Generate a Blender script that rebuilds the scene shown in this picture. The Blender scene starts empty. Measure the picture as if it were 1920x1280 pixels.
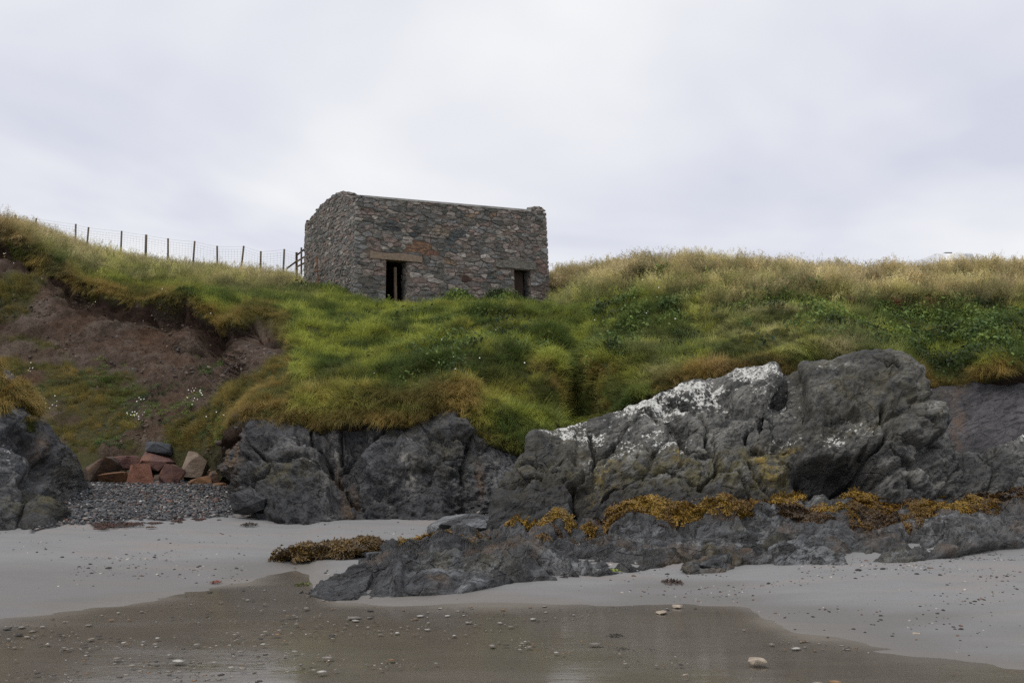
import bpy, bmesh, math, random
import numpy as np
from mathutils import Vector, Matrix, Euler

random.seed(7)
RNG = np.random.default_rng(11)
SC = bpy.context.scene
COL = SC.collection

# ------------------------------------------------------------------ camera
F = 1867.0                       # focal length in photo pixels (1920 wide) = 35 mm
PITCH = math.atan(150.0 / F)
CAM = np.array([0.0, 0.0, 1.6])
cam_d = bpy.data.cameras.new('camera')
cam_d.lens = 35.0
cam_d.sensor_width = 36.0
cam_d.clip_start = 0.1
cam_d.clip_end = 5000
cam = bpy.data.objects.new('camera', cam_d)
COL.objects.link(cam)
cam.location = CAM
cam.rotation_euler = (math.radians(90) + PITCH, 0, 0)
SC.camera = cam

# ------------------------------------------------------------------ world: overcast sky
SUN_EL, SUN_AZ = math.radians(58), math.radians(222)   # azimuth clockwise from +Y (behind the camera, left)
w = bpy.data.worlds.new('World'); SC.world = w; w.use_nodes = True
nt = w.node_tree; nt.nodes.clear()
def N(t, tree=None, **kw):
    n = (tree or nt).nodes.new(t)
    for k, v in kw.items(): setattr(n, k, v)
    return n
out = N('ShaderNodeOutputWorld'); bg = N('ShaderNodeBackground')
sky = N('ShaderNodeTexSky', sky_type='NISHITA', sun_disc=False)
sky.sun_elevation = SUN_EL; sky.sun_rotation = SUN_AZ
tc = N('ShaderNodeTexCoord'); sep = N('ShaderNodeSeparateXYZ')
nt.links.new(tc.outputs['Generated'], sep.inputs[0])
zz = N('ShaderNodeMath', operation='MAXIMUM'); nt.links.new(sep.outputs['Z'], zz.inputs[0]); zz.inputs[1].default_value = 0.0
za = N('ShaderNodeMath', operation='ADD'); nt.links.new(zz.outputs[0], za.inputs[0]); za.inputs[1].default_value = 0.16
dx = N('ShaderNodeMath', operation='DIVIDE'); nt.links.new(sep.outputs['X'], dx.inputs[0]); nt.links.new(za.outputs[0], dx.inputs[1])
dy = N('ShaderNodeMath', operation='DIVIDE'); nt.links.new(sep.outputs['Y'], dy.inputs[0]); nt.links.new(za.outputs[0], dy.inputs[1])
cmb = N('ShaderNodeCombineXYZ'); nt.links.new(dx.outputs[0], cmb.inputs[0]); nt.links.new(dy.outputs[0], cmb.inputs[1])
nz = N('ShaderNodeTexNoise'); nz.inputs['Scale'].default_value = 0.8; nz.inputs['Detail'].default_value = 4.5
nz.inputs['Roughness'].default_value = 0.48; nz.inputs['Distortion'].default_value = 0.35
nt.links.new(cmb.outputs[0], nz.inputs['Vector'])
rmp = N('ShaderNodeValToRGB')
rmp.color_ramp.elements[0].position = 0.36; rmp.color_ramp.elements[0].color = (0.67, 0.695, 0.805, 1)
rmp.color_ramp.elements[1].position = 0.62; rmp.color_ramp.elements[1].color = (0.94, 0.95, 0.965, 1)
nt.links.new(nz.outputs['Fac'], rmp.inputs[0])
skm = N('ShaderNodeVectorMath', operation='SCALE'); skm.inputs['Scale'].default_value = 0.08
nt.links.new(sky.outputs[0], skm.inputs[0])
mx = N('ShaderNodeMixRGB'); mx.inputs['Fac'].default_value = 0.96
nt.links.new(skm.outputs[0], mx.inputs['Color1']); nt.links.new(rmp.outputs[0], mx.inputs['Color2'])
nt.links.new(mx.outputs[0], bg.inputs['Color']); bg.inputs['Strength'].default_value = 1.0
nt.links.new(bg.outputs[0], out.inputs['Surface'])

sun_d = bpy.data.lights.new('sun', 'SUN'); sun_d.energy = 1.5; sun_d.angle = math.radians(18); sun_d.color = (1.0, 0.96, 0.9)
sun = bpy.data.objects.new('sun', sun_d); COL.objects.link(sun)
sd = Vector((math.sin(SUN_AZ) * math.cos(SUN_EL), math.cos(SUN_AZ) * math.cos(SUN_EL), math.sin(SUN_EL)))
sun.rotation_euler = sd.to_track_quat('Z', 'Y').to_euler()
sun.location = (0, -10, 30)

SC.view_settings.view_transform = 'Standard'
SC.view_settings.look = 'None'
SC.view_settings.gamma = 1.0
SC.view_settings.exposure = 0.0
SC.view_settings.use_curve_mapping = False
SC.render.engine = 'CYCLES'
SC.cycles.max_bounces = 5
SC.cycles.diffuse_bounces = 3
SC.cycles.glossy_bounces = 3
SC.cycles.transparent_max_bounces = 8
SC.cycles.use_denoising = False

# ------------------------------------------------------------------ geometry from pixels
CP, SP = math.cos(PITCH), math.sin(PITCH)
def P(px, py, Y):
    """world point on the ray of photo pixel (px, py) at world depth y = Y"""
    px, py, Y = np.broadcast_arrays(np.asarray(px, float), np.asarray(py, float), np.asarray(Y, float))
    rx = (px - 960) / F; u = (640 - py) / F
    ry = CP - u * SP; rz = SP + u * CP
    return np.stack([rx / ry * Y, Y, 1.6 + rz / ry * Y], -1)
def proj(p):
    p = np.asarray(p, float)
    q = p - CAM
    f = q[..., 1] * CP + q[..., 2] * SP
    u = -q[..., 1] * SP + q[..., 2] * CP
    f = np.maximum(f, 1e-3)
    return 960 + F * q[..., 0] / f, 640 - F * u / f
def tanel(py):
    u = (640 - np.asarray(py, float)) / F
    return (SP + u * CP) / (CP - u * SP)
def curve(pts, x):
    a = np.array(pts, float)
    return np.interp(x, a[:, 0], a[:, 1])
# edge of the shallow pool, pixel row for each pixel column
POOL = [(-900, 1180), (0, 1166), (150, 1146), (250, 1128), (400, 1104), (500, 1082), (560, 1066), (585, 1078), (600, 1110), (640, 1131),
        (720, 1134), (960, 1133), (1200, 1133), (1370, 1133), (1400, 1146), (1480, 1180), (1520, 1194), (1600, 1205), (1700, 1226),
        (1800, 1240), (1920, 1249), (2600, 1290)]
def pool_y(px): return 1.6 / -tanel(curve(POOL, px))
BS = 0.03
def colpx(x, y):  # pixel column of a ground point (pitch is small: good to a pixel)
    return proj(np.stack([x, y, np.zeros_like(x) + 0.1], -1))[0]
def sand_z(px, y):
    yb = pool_y(px)
    d = y - yb
    return np.where(d > 0, BS * d, -0.03 * (1 - np.exp(d / 1.2)))
def G(px, py):
    """depth where the ray meets the sand"""
    K = 1.0 / np.maximum(-tanel(py), 1e-3)
    yb = pool_y(px)
    return (1.6 + BS * yb) * K / (1 + BS * K)

# ------------------------------------------------------------------ numpy noise
def _hash(ix, iy, iz, s):
    h = (ix.astype(np.uint32) * np.uint32(374761393)) ^ (iy.astype(np.uint32) * np.uint32(668265263)) ^ (iz.astype(np.uint32) * np.uint32(2147483647)) ^ np.uint32(s * 974711 + 17)
    h = (h ^ (h >> np.uint32(13))) * np.uint32(1274126177)
    h = (h ^ (h >> np.uint32(16))) * np.uint32(2246822519)
    return h ^ (h >> np.uint32(15))
def noise(p, seed=0):
    p = np.asarray(p, float)
    i = np.floor(p).astype(np.int64); f = p - i
    f = f * f * f * (f * (f * 6 - 15) + 10)
    r = 0
    with np.errstate(over='ignore'):
        for dx_ in (0, 1):
            for dy_ in (0, 1):
                for dz_ in (0, 1):
                    h = _hash(i[..., 0] + dx_, i[..., 1] + dy_, i[..., 2] + dz_, seed) / 4294967295.0
                    wgt = (f[..., 0] if dx_ else 1 - f[..., 0]) * (f[..., 1] if dy_ else 1 - f[..., 1]) * (f[..., 2] if dz_ else 1 - f[..., 2])
                    r = r + wgt * h
    return r * 2 - 1
def fbm(p, seed=0, oct=4, gain=0.5):
    r = 0; a = 1; q = np.asarray(p, float)
    for k in range(oct):
        r = r + a * noise(q, seed + k * 7); q = q * 2.03 + 11.3; a *= gain
    return r
def ridged(p, seed=0, oct=4, gain=0.5):
    r = 0; a = 1; q = np.asarray(p, float)
    for k in range(oct):
        r = r + a * (1 - 2 * np.abs(noise(q, seed + k * 7))); q = q * 2.07 + 5.1; a *= gain
    return r
def sstep(a, b, x):
    t = np.clip((x - a) / (b - a), 0, 1); return t * t * (3 - 2 * t)
def blob(px, py, cx, cy, rx, ry):
    return np.exp(-(((px - cx) / rx) ** 2 + ((py - cy) / ry) ** 2))
def inpoly(px, py, poly):
    c = np.zeros(np.shape(px), bool); n = len(poly); j = n - 1
    for i in range(n):
        xi, yi = poly[i]; xj, yj = poly[j]
        with np.errstate(divide='ignore', invalid='ignore'):
            c ^= ((yi > py) != (yj > py)) & (px < (xj - xi) * (py - yi) / (yj - yi + 1e-9) + xi)
        j = i
    return c

# ------------------------------------------------------------------ object helpers
def link(o, parent=None):
    COL.objects.link(o)
    if parent is not None: o.parent = parent
    return o
def tag(o, label=None, cat=None, group=None, kind=None):
    for k, v in (('label', label), ('category', cat), ('group', group), ('kind', kind)):
        if v: o[k] = v
    return o
def mesh_obj(name, verts, faces, mat=None, parent=None, smooth=False):
    m = bpy.data.meshes.new(name)
    m.from_pydata([tuple(v) for v in verts], [], [tuple(f) for f in faces])
    if mat: m.materials.append(mat)
    if smooth: m.polygons.foreach_set('use_smooth', [True] * len(m.polygons))
    m.update()
    return link(bpy.data.objects.new(name, m), parent)
def bm_obj(name, bm, mat=None, parent=None, smooth=False):
    m = bpy.data.meshes.new(name); bm.to_mesh(m); bm.free()
    if mat: m.materials.append(mat)
    if smooth: m.polygons.foreach_set('use_smooth', [True] * len(m.polygons))
    return link(bpy.data.objects.new(name, m), parent)
def grid_mesh(name, V, attrs=None, mat=None, parent=None):
    """V: (nv, nu, 3) array -> one smooth quad sheet"""
    nv, nu = V.shape[:2]
    m = bpy.data.meshes.new(name)
    nq = (nv - 1) * (nu - 1)
    m.vertices.add(nv * nu); m.vertices.foreach_set('co', V.reshape(-1).astype(np.float32))
    a = (np.arange(nv - 1)[:, None] * nu + np.arange(nu - 1)[None, :]).reshape(-1)
    q = np.stack([a, a + 1, a + nu + 1, a + nu], -1).reshape(-1)
    m.loops.add(nq * 4); m.loops.foreach_set('vertex_index', q.astype(np.int32))
    m.polygons.add(nq); m.polygons.foreach_set('loop_start', np.arange(0, nq * 4, 4, dtype=np.int32))
    m.update(calc_edges=True); m.validate()
    m.polygons.foreach_set('use_smooth', np.ones(nq, bool))
    for k, v in (attrs or {}).items():
        at = m.attributes.new(k, 'FLOAT', 'POINT'); at.data.foreach_set('value', np.asarray(v, np.float32).reshape(-1))
    if mat: m.materials.append(mat)
    m.update()
    return link(bpy.data.objects.new(name, m), parent)
def empty(name, loc=(0, 0, 0)):
    o = bpy.data.objects.new(name, None); o.location = loc; o.empty_display_size = 0.2
    return link(o)
def normals(V):
    du = np.gradient(V, axis=1); dv = np.gradient(V, axis=0)
    n = np.cross(du, dv); n /= np.linalg.norm(n, axis=-1, keepdims=True) + 1e-9
    tocam = CAM - V
    s = np.sign(np.sum(n * tocam, -1, keepdims=True)); s[s == 0] = 1
    return n * s

# ------------------------------------------------------------------ materials
class MT:
    """tiny node helper"""
    def __init__(s, name):
        s.m = bpy.data.materials.new(name); s.m.use_nodes = True
        s.t = s.m.node_tree; s.t.nodes.clear()
        s.out = s.t.nodes.new('ShaderNodeOutputMaterial'); s.b = s.t.nodes.new('ShaderNodeBsdfPrincipled')
        s.t.links.new(s.b.outputs[0], s.out.inputs['Surface'])
        s.geo = None
    def n(s, t, **kw):
        x = s.t.nodes.new(t)
        for k, v in kw.items(): setattr(x, k, v)
        return x
    def l(s, a, b): s.t.links.new(a, b)
    def pos(s, obj=False):
        if obj: return s.n('ShaderNodeTexCoord').outputs['Object']
        return s.n('ShaderNodeNewGeometry').outputs['Position']
    def mapped(s, scale, rot=(0, 0, 0), obj=False):
        r = s.n('ShaderNodeVectorRotate', rotation_type='EULER_XYZ'); r.inputs['Rotation'].default_value = rot
        m = s.n('ShaderNodeMapping'); m.inputs['Scale'].default_value = scale
        s.l(s.pos(obj), r.inputs['Vector']); s.l(r.outputs[0], m.inputs['Vector']); return m.outputs[0]
    def noise(s, scale, detail=4, rough=0.55, vec=None, dist=0.0, obj=False):
        x = s.n('ShaderNodeTexNoise'); x.inputs['Scale'].default_value = scale; x.inputs['Detail'].default_value = detail
        x.inputs['Roughness'].default_value = rough; x.inputs['Distortion'].default_value = dist
        s.l(vec if vec is not None else s.pos(obj), x.inputs['Vector']); return x.outputs['Fac']
    def voro(s, scale, feature='F1', vec=None, out='Distance'):
        x = s.n('ShaderNodeTexVoronoi', feature=feature); x.inputs['Scale'].default_value = scale
        s.l(vec if vec is not None else s.pos(), x.inputs['Vector']); return x.outputs[out]
    def ramp(s, fac, stops):
        r = s.n('ShaderNodeValToRGB'); e = r.color_ramp.elements
        while len(e) < len(stops): e.new(0.5)
        for k, (p, c) in enumerate(stops):
            e[k].position = p; e[k].color = (c, c, c, 1) if isinstance(c, (int, float)) else (*c, 1)
        s.l(fac, r.inputs[0]); return r.outputs[0]
    def mix(s, fac, a, b, mode='MIX'):
        x = s.n('ShaderNodeMixRGB', blend_type=mode)
        for v, i in ((fac, 0), (a, 1), (b, 2)):
            if isinstance(v, (int, float)): x.inputs[i].default_value = v if i == 0 else (v, v, v, 1)
            elif isinstance(v, tuple): x.inputs[i].default_value = (*v, 1)
            else: s.l(v, x.inputs[i])
        return x.outputs[0]
    def math(s, op, a, b=None, clamp=False):
        x = s.n('ShaderNodeMath', operation=op); x.use_clamp = clamp
        for v, i in ((a, 0), (b, 1)):
            if v is None: continue
            if isinstance(v, (int, float)): x.inputs[i].default_value = v
            else: s.l(v, x.inputs[i])
        return x.outputs[0]
    def attr(s, name, kind='GEOMETRY', out='Fac'):
        x = s.n('ShaderNodeAttribute', attribute_name=name, attribute_type=kind); return x.outputs[out]
    def col(s, v): 
        if isinstance(v, tuple): s.b.inputs['Base Color'].default_value = (*v, 1)
        else: s.l(v, s.b.inputs['Base Color'])
    def rough(s, v):
        if isinstance(v, (int, float)): s.b.inputs['Roughness'].default_value = v
        else: s.l(v, s.b.inputs['Roughness'])
    def bump(s, h, dist=0.02, strength=1.0, prev=None):
        x = s.n('ShaderNodeBump'); x.inputs['Distance'].default_value = dist; x.inputs['Strength'].default_value = strength
        s.l(h, x.inputs['Height'])
        if prev is not None: s.l(prev, x.inputs['Normal'])
        s.l(x.outputs[0], s.b.inputs['Normal']); return x.outputs[0]
    def spec(s, v): s.b.inputs['Specular IOR Level'].default_value = v

def mat_hill():
    t = MT('turf_and_soil')
    soil = t.mix(t.noise(1.3, 5, .6), (0.052, 0.035, 0.026), (0.135, 0.096, 0.073))
    soil = t.mix(t.ramp(t.noise(0.55, 4, .6), [(.45, 0.0), (.65, .75)]), soil, (0.125, 0.070, 0.042))
    soil = t.mix(t.ramp(t.noise(.8, 5, .6, t.mapped((1, 1, 1.6), (.3, .2, 0))), [(.47, 0.0), (.6, .7)]), soil, (0.165, 0.130, 0.105))
    soil = t.mix(t.ramp(t.noise(14, 4, .65), [(.42, 0.0), (.62, .45)]), soil, (0.05, 0.033, 0.023))
    spk = t.ramp(t.voro(26), [(.10, 1.0), (.16, 0.0)])
    soil = t.mix(t.math('MULTIPLY', spk, .35), soil, (0.27, 0.21, 0.17))
    thatch = t.mix(t.noise(6, 4), (0.04, 0.048, 0.014), (0.09, 0.09, 0.03))
    soil_shade = t.attr('soil_shade')
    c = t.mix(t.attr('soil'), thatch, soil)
    c = t.mix(soil_shade, c, t.mix(t.noise(9, 4), (0.018, 0.011, 0.008), (0.05, 0.03, 0.02)))  # dark soil band, with the shade of overhang and hollows painted in
    t.col(c); t.rough(0.95); t.spec(0.15)
    b = t.bump(t.noise(16, 7, .7), 0.08, 1.0)
    t.bump(t.noise(3.5, 5, .6), 0.14, .8, b)
    return t.m
def mat_rock(name, a, b, strata=(3, 3, 9), rot=(0.5, 0.3, 0.2), lichen=True, purple=0.0, wetgloss=0.0, hard=(.34, .64), rg=(.62, .82)):
    t = MT(name)
    v = t.mapped(strata, rot)
    st = t.noise(1.0, 7, .62, v, .6)
    c = t.mix(t.ramp(st, [(hard[0], 0.0), (hard[1], 1.0)]), a, b)
    c = t.mix(t.ramp(t.noise(0.9, 4), [(.4, 0.0), (.66, .6)]), c, tuple(x * .62 for x in a))
    c = t.mix(1.0, c, t.ramp(t.noise(.75, 3, .5), [(.32, .55), (.68, 1.7)]), 'MULTIPLY')
    crust = t.ramp(t.noise(7, 7, .72, None, .4), [(.55, 0.0), (.63, .5)])
    c = t.mix(crust, c, t.mix(t.noise(3, 2), tuple(x * 1.25 for x in b), (0.13, 0.125, 0.095)))
    blk = t.ramp(t.noise(4.3, 8, .72, t.mapped(strata, rot)), [(.41, .8), (.50, 0.0)])
    c = t.mix(blk, c, tuple(x * .35 for x in a))
    # green-brown film of algae and crustose lichen, painted where it grows
    alg = t.math('MULTIPLY', t.attr('algae'), t.ramp(t.noise(5, 5, .65), [(.40, 0.0), (.62, 1.0)]))
    c = t.mix(alg, c, t.mix(t.noise(8, 3), (0.075, 0.068, 0.028), (0.12, 0.10, 0.045)))
    # dark sea-washed band and patches, plus shade painted into hollows
    c = t.mix(t.math('MULTIPLY', t.attr('wet'), .82), c, t.mix(st, (0.011, 0.011, 0.012), (0.034, 0.034, 0.036)))
    # rusty seep stains
    c = t.mix(t.math('MULTIPLY', t.attr('stain'), t.ramp(t.noise(4, 5, .6, t.mapped((1.5, 1.5, .35))), [(.38, 0.0), (.6, 1.0)])), c, (0.16, 0.095, 0.045))
    c = t.mix(t.math('MULTIPLY', t.attr('seep'), t.ramp(t.noise(5, 5, .6, t.mapped((2, 2, .3))), [(.40, 0.0), (.6, .9)])), c, (0.30, 0.28, 0.25))
    if lichen:
        ln = t.noise(6.5, 6, .62); l2 = t.noise(26, 4, .6)
        sp = t.ramp(t.voro(9, vec=None), [(.18, 1.0), (.30, 0.0)])
        la = t.attr('lichen')
        th = t.math('ADD', t.math('MULTIPLY', la, .42), t.math('ADD', t.math('MULTIPLY', ln, .75), t.math('MULTIPLY', l2, .25)))
        patch = t.math('MULTIPLY', t.ramp(th, [(.765, 0.0), (.80, 1.0)]), t.ramp(t.noise(17, 5, .7), [(.40, .1), (.50, 1.0)]))
        patch = t.math('MULTIPLY', patch, t.ramp(la, [(.06, 0.0), (.22, 1.0)]))
        th2 = t.math('MULTIPLY', t.math('MULTIPLY', sp, t.ramp(l2, [(.42, 0.0), (.5, 1.0)])), t.ramp(la, [(.15, 0.0), (.5, 1.0)]))
        patch = t.math('MAXIMUM', patch, t.math('MULTIPLY', th2, .9))
        c = t.mix(patch, c, t.mix(l2, (0.46, 0.46, 0.43), (0.74, 0.73, 0.68)))
        yl = t.math('MULTIPLY', t.attr('yellow'), t.ramp(t.noise(11, 5, .6), [(.46, 0.0), (.56, 1.0)]))
        c = t.mix(yl, c, (0.27, 0.19, 0.035))
    grain = t.ramp(t.noise(38, 6, .75), [(.3, .55), (.7, 1.5)])
    c = t.mix(.6, c, grain, 'MULTIPLY')
    t.col(c)
    t.rough(t.math('SUBTRACT', t.ramp(st, [(.3, rg[0]), (.7, rg[1])]), t.math('MULTIPLY', t.attr('wet'), wetgloss)))
    t.spec(0.4)
    b = t.bump(t.noise(1.0, 9, .66, t.mapped(tuple(x * 3 for x in strata), rot), .8), 0.05, .9)
    b = t.bump(t.noise(34, 5, .65), 0.012, .8, b)
    ck = t.ramp(t.voro(2.6, 'DISTANCE_TO_EDGE', t.mapped((1, 1.2, 1.7), (.3, .5, .6))), [(0.0, 0.0), (.035, 1.0)])
    t.bump(ck, 0.03, .6, b)
    return t.m
def mat_sand():
    t = MT('sand')
    n1 = t.noise(2.2, 5, .6, t.mapped((.6, 1.6, 1)))
    dry = t.mix(n1, (0.185, 0.183, 0.181), (0.250, 0.247, 0.244))
    shell = t.ramp(t.noise(1.1, 4, .6, t.mapped((.5, 1.8, 1))), [(.50, 0.0), (.68, .5)])
    dry = t.mix(shell, dry, (0.27, 0.225, 0.195))
    damp = (0.165, 0.157, 0.148)
    wet = t.mix(t.noise(1.6, 4, .55, t.mapped((.5, 1.5, 1))), (0.140, 0.126, 0.109), (0.195, 0.178, 0.157))
    c = t.mix(t.attr('damp'), dry, damp)
    grit = t.ramp(t.noise(150, 2, .6), [(.35, .78), (.62, 1.12)])
    c = t.mix(.7, c, grit, 'MULTIPLY')
    fl = t.math('MULTIPLY', t.ramp(t.voro(38, vec=t.mapped((.7, 1, 1))), [(.10, 1.0), (.15, 0.0)]), t.math('MULTIPLY', t.attr('debris'), t.ramp(t.noise(1.4, 4, .6), [(.45, 0.0), (.6, 1.0)])))
    c = t.mix(fl, c, t.mix(t.noise(30, 1), (0.05, 0.035, 0.03), (0.20, 0.10, 0.06)))
    c = t.mix(t.attr('wet'), c, wet)
    c = t.mix(t.attr('shingle'), c, t.mix(t.noise(40, 3), (0.02, 0.02, 0.021), (0.08, 0.078, 0.078)))
    t.col(c)
    r = t.mix(t.attr('wet'), .9, t.ramp(t.noise(3, 3), [(.3, .42), (.7, .6)]))
    t.rough(r); t.spec(.35)
    b = t.bump(t.noise(120, 3, .6), 0.004, .5)
    t.bump(t.noise(5, 4, .55, t.mapped((.5, 2.2, 1))), 0.03, .45, b)
    return t.m
def mat_water():
    t = MT('shallow_water'); t.t.nodes.remove(t.b)
    gl = t.n('ShaderNodeBsdfGlossy'); gl.inputs['Color'].default_value = (.92, .92, .92, 1)
    t.l(t.ramp(t.noise(1.2, 3, .5, t.mapped((.5, 1.6, 1))), [(.35, .05), (.7, .14)]), gl.inputs['Roughness'])
    tr = t.n('ShaderNodeBsdfTransparent'); tr.inputs['Color'].default_value = (.93, .91, .88, 1)
    fr = t.n('ShaderNodeFresnel'); fr.inputs['IOR'].default_value = 1.33
    mxs = t.n('ShaderNodeMixShader')
    bp = t.n('ShaderNodeBump'); bp.inputs['Distance'].default_value = 0.012; bp.inputs['Strength'].default_value = .14
    t.l(t.noise(3, 4, .6, t.mapped((.5, 1.6, 1))), bp.inputs['Height'])
    t.l(bp.outputs[0], gl.inputs['Normal']); t.l(bp.outputs[0], fr.inputs['Normal'])
    t.l(t.math('MULTIPLY', t.math('MULTIPLY', fr.outputs[0], .9), t.attr('film')), mxs.inputs[0]); t.l(tr.outputs[0], mxs.inputs[1]); t.l(gl.outputs[0], mxs.inputs[2])
    t.l(mxs.outputs[0], t.out.inputs['Surface'])
    return t.m
def mat_tint(name, rough=.75, spec=.25, trans=0.0, var=.25, scale=30):
    """colour comes from the scattered point's 'tint', varied a little by position"""
    t = MT(name)
    c = t.attr('tint', 'INSTANCER', 'Color')
    c = t.mix(1.0, c, t.ramp(t.noise(scale, 2), [(.3, 1 - var), (.7, 1 + var)]), 'MULTIPLY')
    hg = t.attr('shade')      # darker at the root and low in clumps, paler towards the top
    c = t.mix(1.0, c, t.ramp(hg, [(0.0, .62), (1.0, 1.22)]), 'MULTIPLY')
    t.col(c); t.rough(rough); t.spec(spec)
    if trans:
        tl = t.n('ShaderNodeBsdfTranslucent'); t.l(c, tl.inputs['Color'])
        ms = t.n('ShaderNodeMixShader'); ms.inputs[0].default_value = trans
        t.l(t.b.outputs[0], ms.inputs[1]); t.l(tl.outputs[0], ms.inputs[2]); t.l(ms.outputs[0], t.out.inputs['Surface'])
    return t.m
def mat_stone():
    t = MT('rubble_stone')
    c0 = t.attr('stone_colour', 'GEOMETRY', 'Color')
    n1 = t.noise(7, 6, .65, t.mapped((1, 1, 2.6), (.25, .15, 0)))
    c = t.mix(1.0, c0, t.ramp(n1, [(.3, .4), (.7, 1.65)]), 'MULTIPLY')
    c = t.mix(t.ramp(t.noise(2.3, 5, .6), [(.52, 0.0), (.68, .5)]), c, (0.085, 0.078, 0.05))
    c = t.mix(t.ramp(t.noise(16, 5, .6), [(.665, 0.0), (.70, .7)]), c, (0.42, 0.41, 0.38))
    c = t.mix(t.ramp(t.noise(9, 4, .6), [(.68, 0.0), (.73, .6)]), c, (0.16, 0.10, 0.03))
    t.col(c); t.rough(.85); t.spec(.3)
    b = t.bump(t.noise(14, 7, .7, t.mapped((1, 1, 2.2), (.2, .2, 0))), 0.05, 1.0)
    t.bump(t.noise(70, 3, .6), 0.01, .7, b)
    return t.m
def mat_plain(name, a, b, scale=8, rough=.85, bump=.01, stretch=(1, 1, 1), spec=.3, obj=False):
    t = MT(name)
    c = t.mix(t.ramp(t.noise(scale, 5, .62, t.mapped(stretch, obj=obj)), [(.32, 0.0), (.68, 1.0)]), a, b)
    t.col(c); t.rough(rough); t.spec(spec)
    t.bump(t.noise(scale * 3, 5, .62, t.mapped(stretch, obj=obj)), bump, .8)
    return t.m
def mat_boulder(name, a, b, c3):
    t = MT(name)
    c = t.mix(t.ramp(t.noise(5, 6, .62, t.mapped((1, 1, 2.2), (.4, .3, .1))), [(.34, 0.0), (.66, 1.0)]), a, b)
    c = t.mix(t.ramp(t.noise(2.6, 4, .6), [(.48, 0.0), (.66, .75)]), c, c3)
    c = t.mix(.8, c, t.ramp(t.noise(50, 3, .7), [(.3, .75), (.7, 1.25)]), 'MULTIPLY')
    t.col(c); t.rough(.8); t.spec(.3)
    b = t.bump(t.noise(9, 6, .65, t.mapped((1, 1, 2), (.4, .3, .1))), 0.03, .8)
    t.bump(t.noise(45, 4, .6), 0.008, .7, b)
    return t.m

M = dict(
    hill=mat_hill(), sand=mat_sand(), water=mat_water(),
    outcrop=mat_rock('lichened_outcrop_rock', (0.032, 0.032, 0.031), (0.215, 0.210, 0.190), (1.6, 1.6, 3.6), (.35, .45, .2)),
    cliff=mat_rock('dark_cliff_rock', (0.018, 0.019, 0.021), (0.105, 0.106, 0.112), (2.2, 2.2, 4.5), (.3, -.5, .2), lichen=True),
    slab=mat_rock('smooth_purple_slab_rock', (0.055, 0.051, 0.056), (0.098, 0.092, 0.098), (1.2, 1.2, 5), (.2, .35, 0), lichen=True),
    ledge=mat_rock('foliated_shore_rock', (0.014, 0.014, 0.014), (0.185, 0.19, 0.195), (1.6, 6.0, 4.0), (0, 0, -.5), lichen=False, wetgloss=.2, hard=(.42, .60), rg=(.42, .6)),
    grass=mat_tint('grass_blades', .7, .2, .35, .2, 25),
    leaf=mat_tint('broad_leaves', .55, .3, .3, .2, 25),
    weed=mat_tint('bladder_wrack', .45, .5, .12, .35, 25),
    pebble=mat_tint('pebbles', .7, .4, 0, .3, 60),
    stone=mat_stone(),
    mortar=mat_plain('old_lime_mortar', (0.105, 0.085, 0.072), (0.20, 0.16, 0.135), 9, .95, .04, spec=.1),
    lintel=mat_plain('tan_lintel_stone', (0.16, 0.12, 0.085), (0.27, 0.205, 0.15), 10, .85, .012),
    cement=mat_plain('weathered_cement', (0.24, 0.235, 0.225), (0.40, 0.39, 0.375), 5, .9, .01),
    wood=mat_plain('weathered_post_wood', (0.075, 0.055, 0.038), (0.155, 0.12, 0.085), 14, .85, .01, (1, 1, .15)),
    palewood=mat_plain('pale_fence_wood', (0.22, 0.155, 0.085), (0.36, 0.27, 0.16), 14, .85, .01, (1, 1, .15)),
    darkwood=mat_plain('dark_door_wood', (0.035, 0.025, 0.02), (0.085, 0.06, 0.045), 14, .85, .01, (1, 1, .15)),
    wire=mat_plain('galvanised_wire', (0.22, 0.22, 0.225), (0.34, 0.34, 0.35), 20, .55, .0005),
    rust=mat_plain('rusty_iron', (0.10, 0.035, 0.015), (0.20, 0.085, 0.03), 30, .9, .004),
    floor=mat_plain('earth_floor', (0.03, 0.024, 0.018), (0.06, 0.047, 0.036), 6, .95, .03),
    gelcoat=mat_plain('white_caravan_panel', (0.66, 0.67, 0.69), (0.76, 0.77, 0.79), 2, .35, .0005, spec=.5),
    glass=mat_plain('grey_caravan_window', (0.16, 0.20, 0.215), (0.21, 0.25, 0.265), 2, .15, .0003, spec=.6),
    trim=mat_plain('dark_caravan_trim', (0.05, 0.05, 0.055), (0.09, 0.09, 0.095), 4, .5, .0005),
    rubber=mat_plain('tyre_rubber', (0.02, 0.02, 0.02), (0.03, 0.03, 0.03), 8, .8, .001),
)

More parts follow.
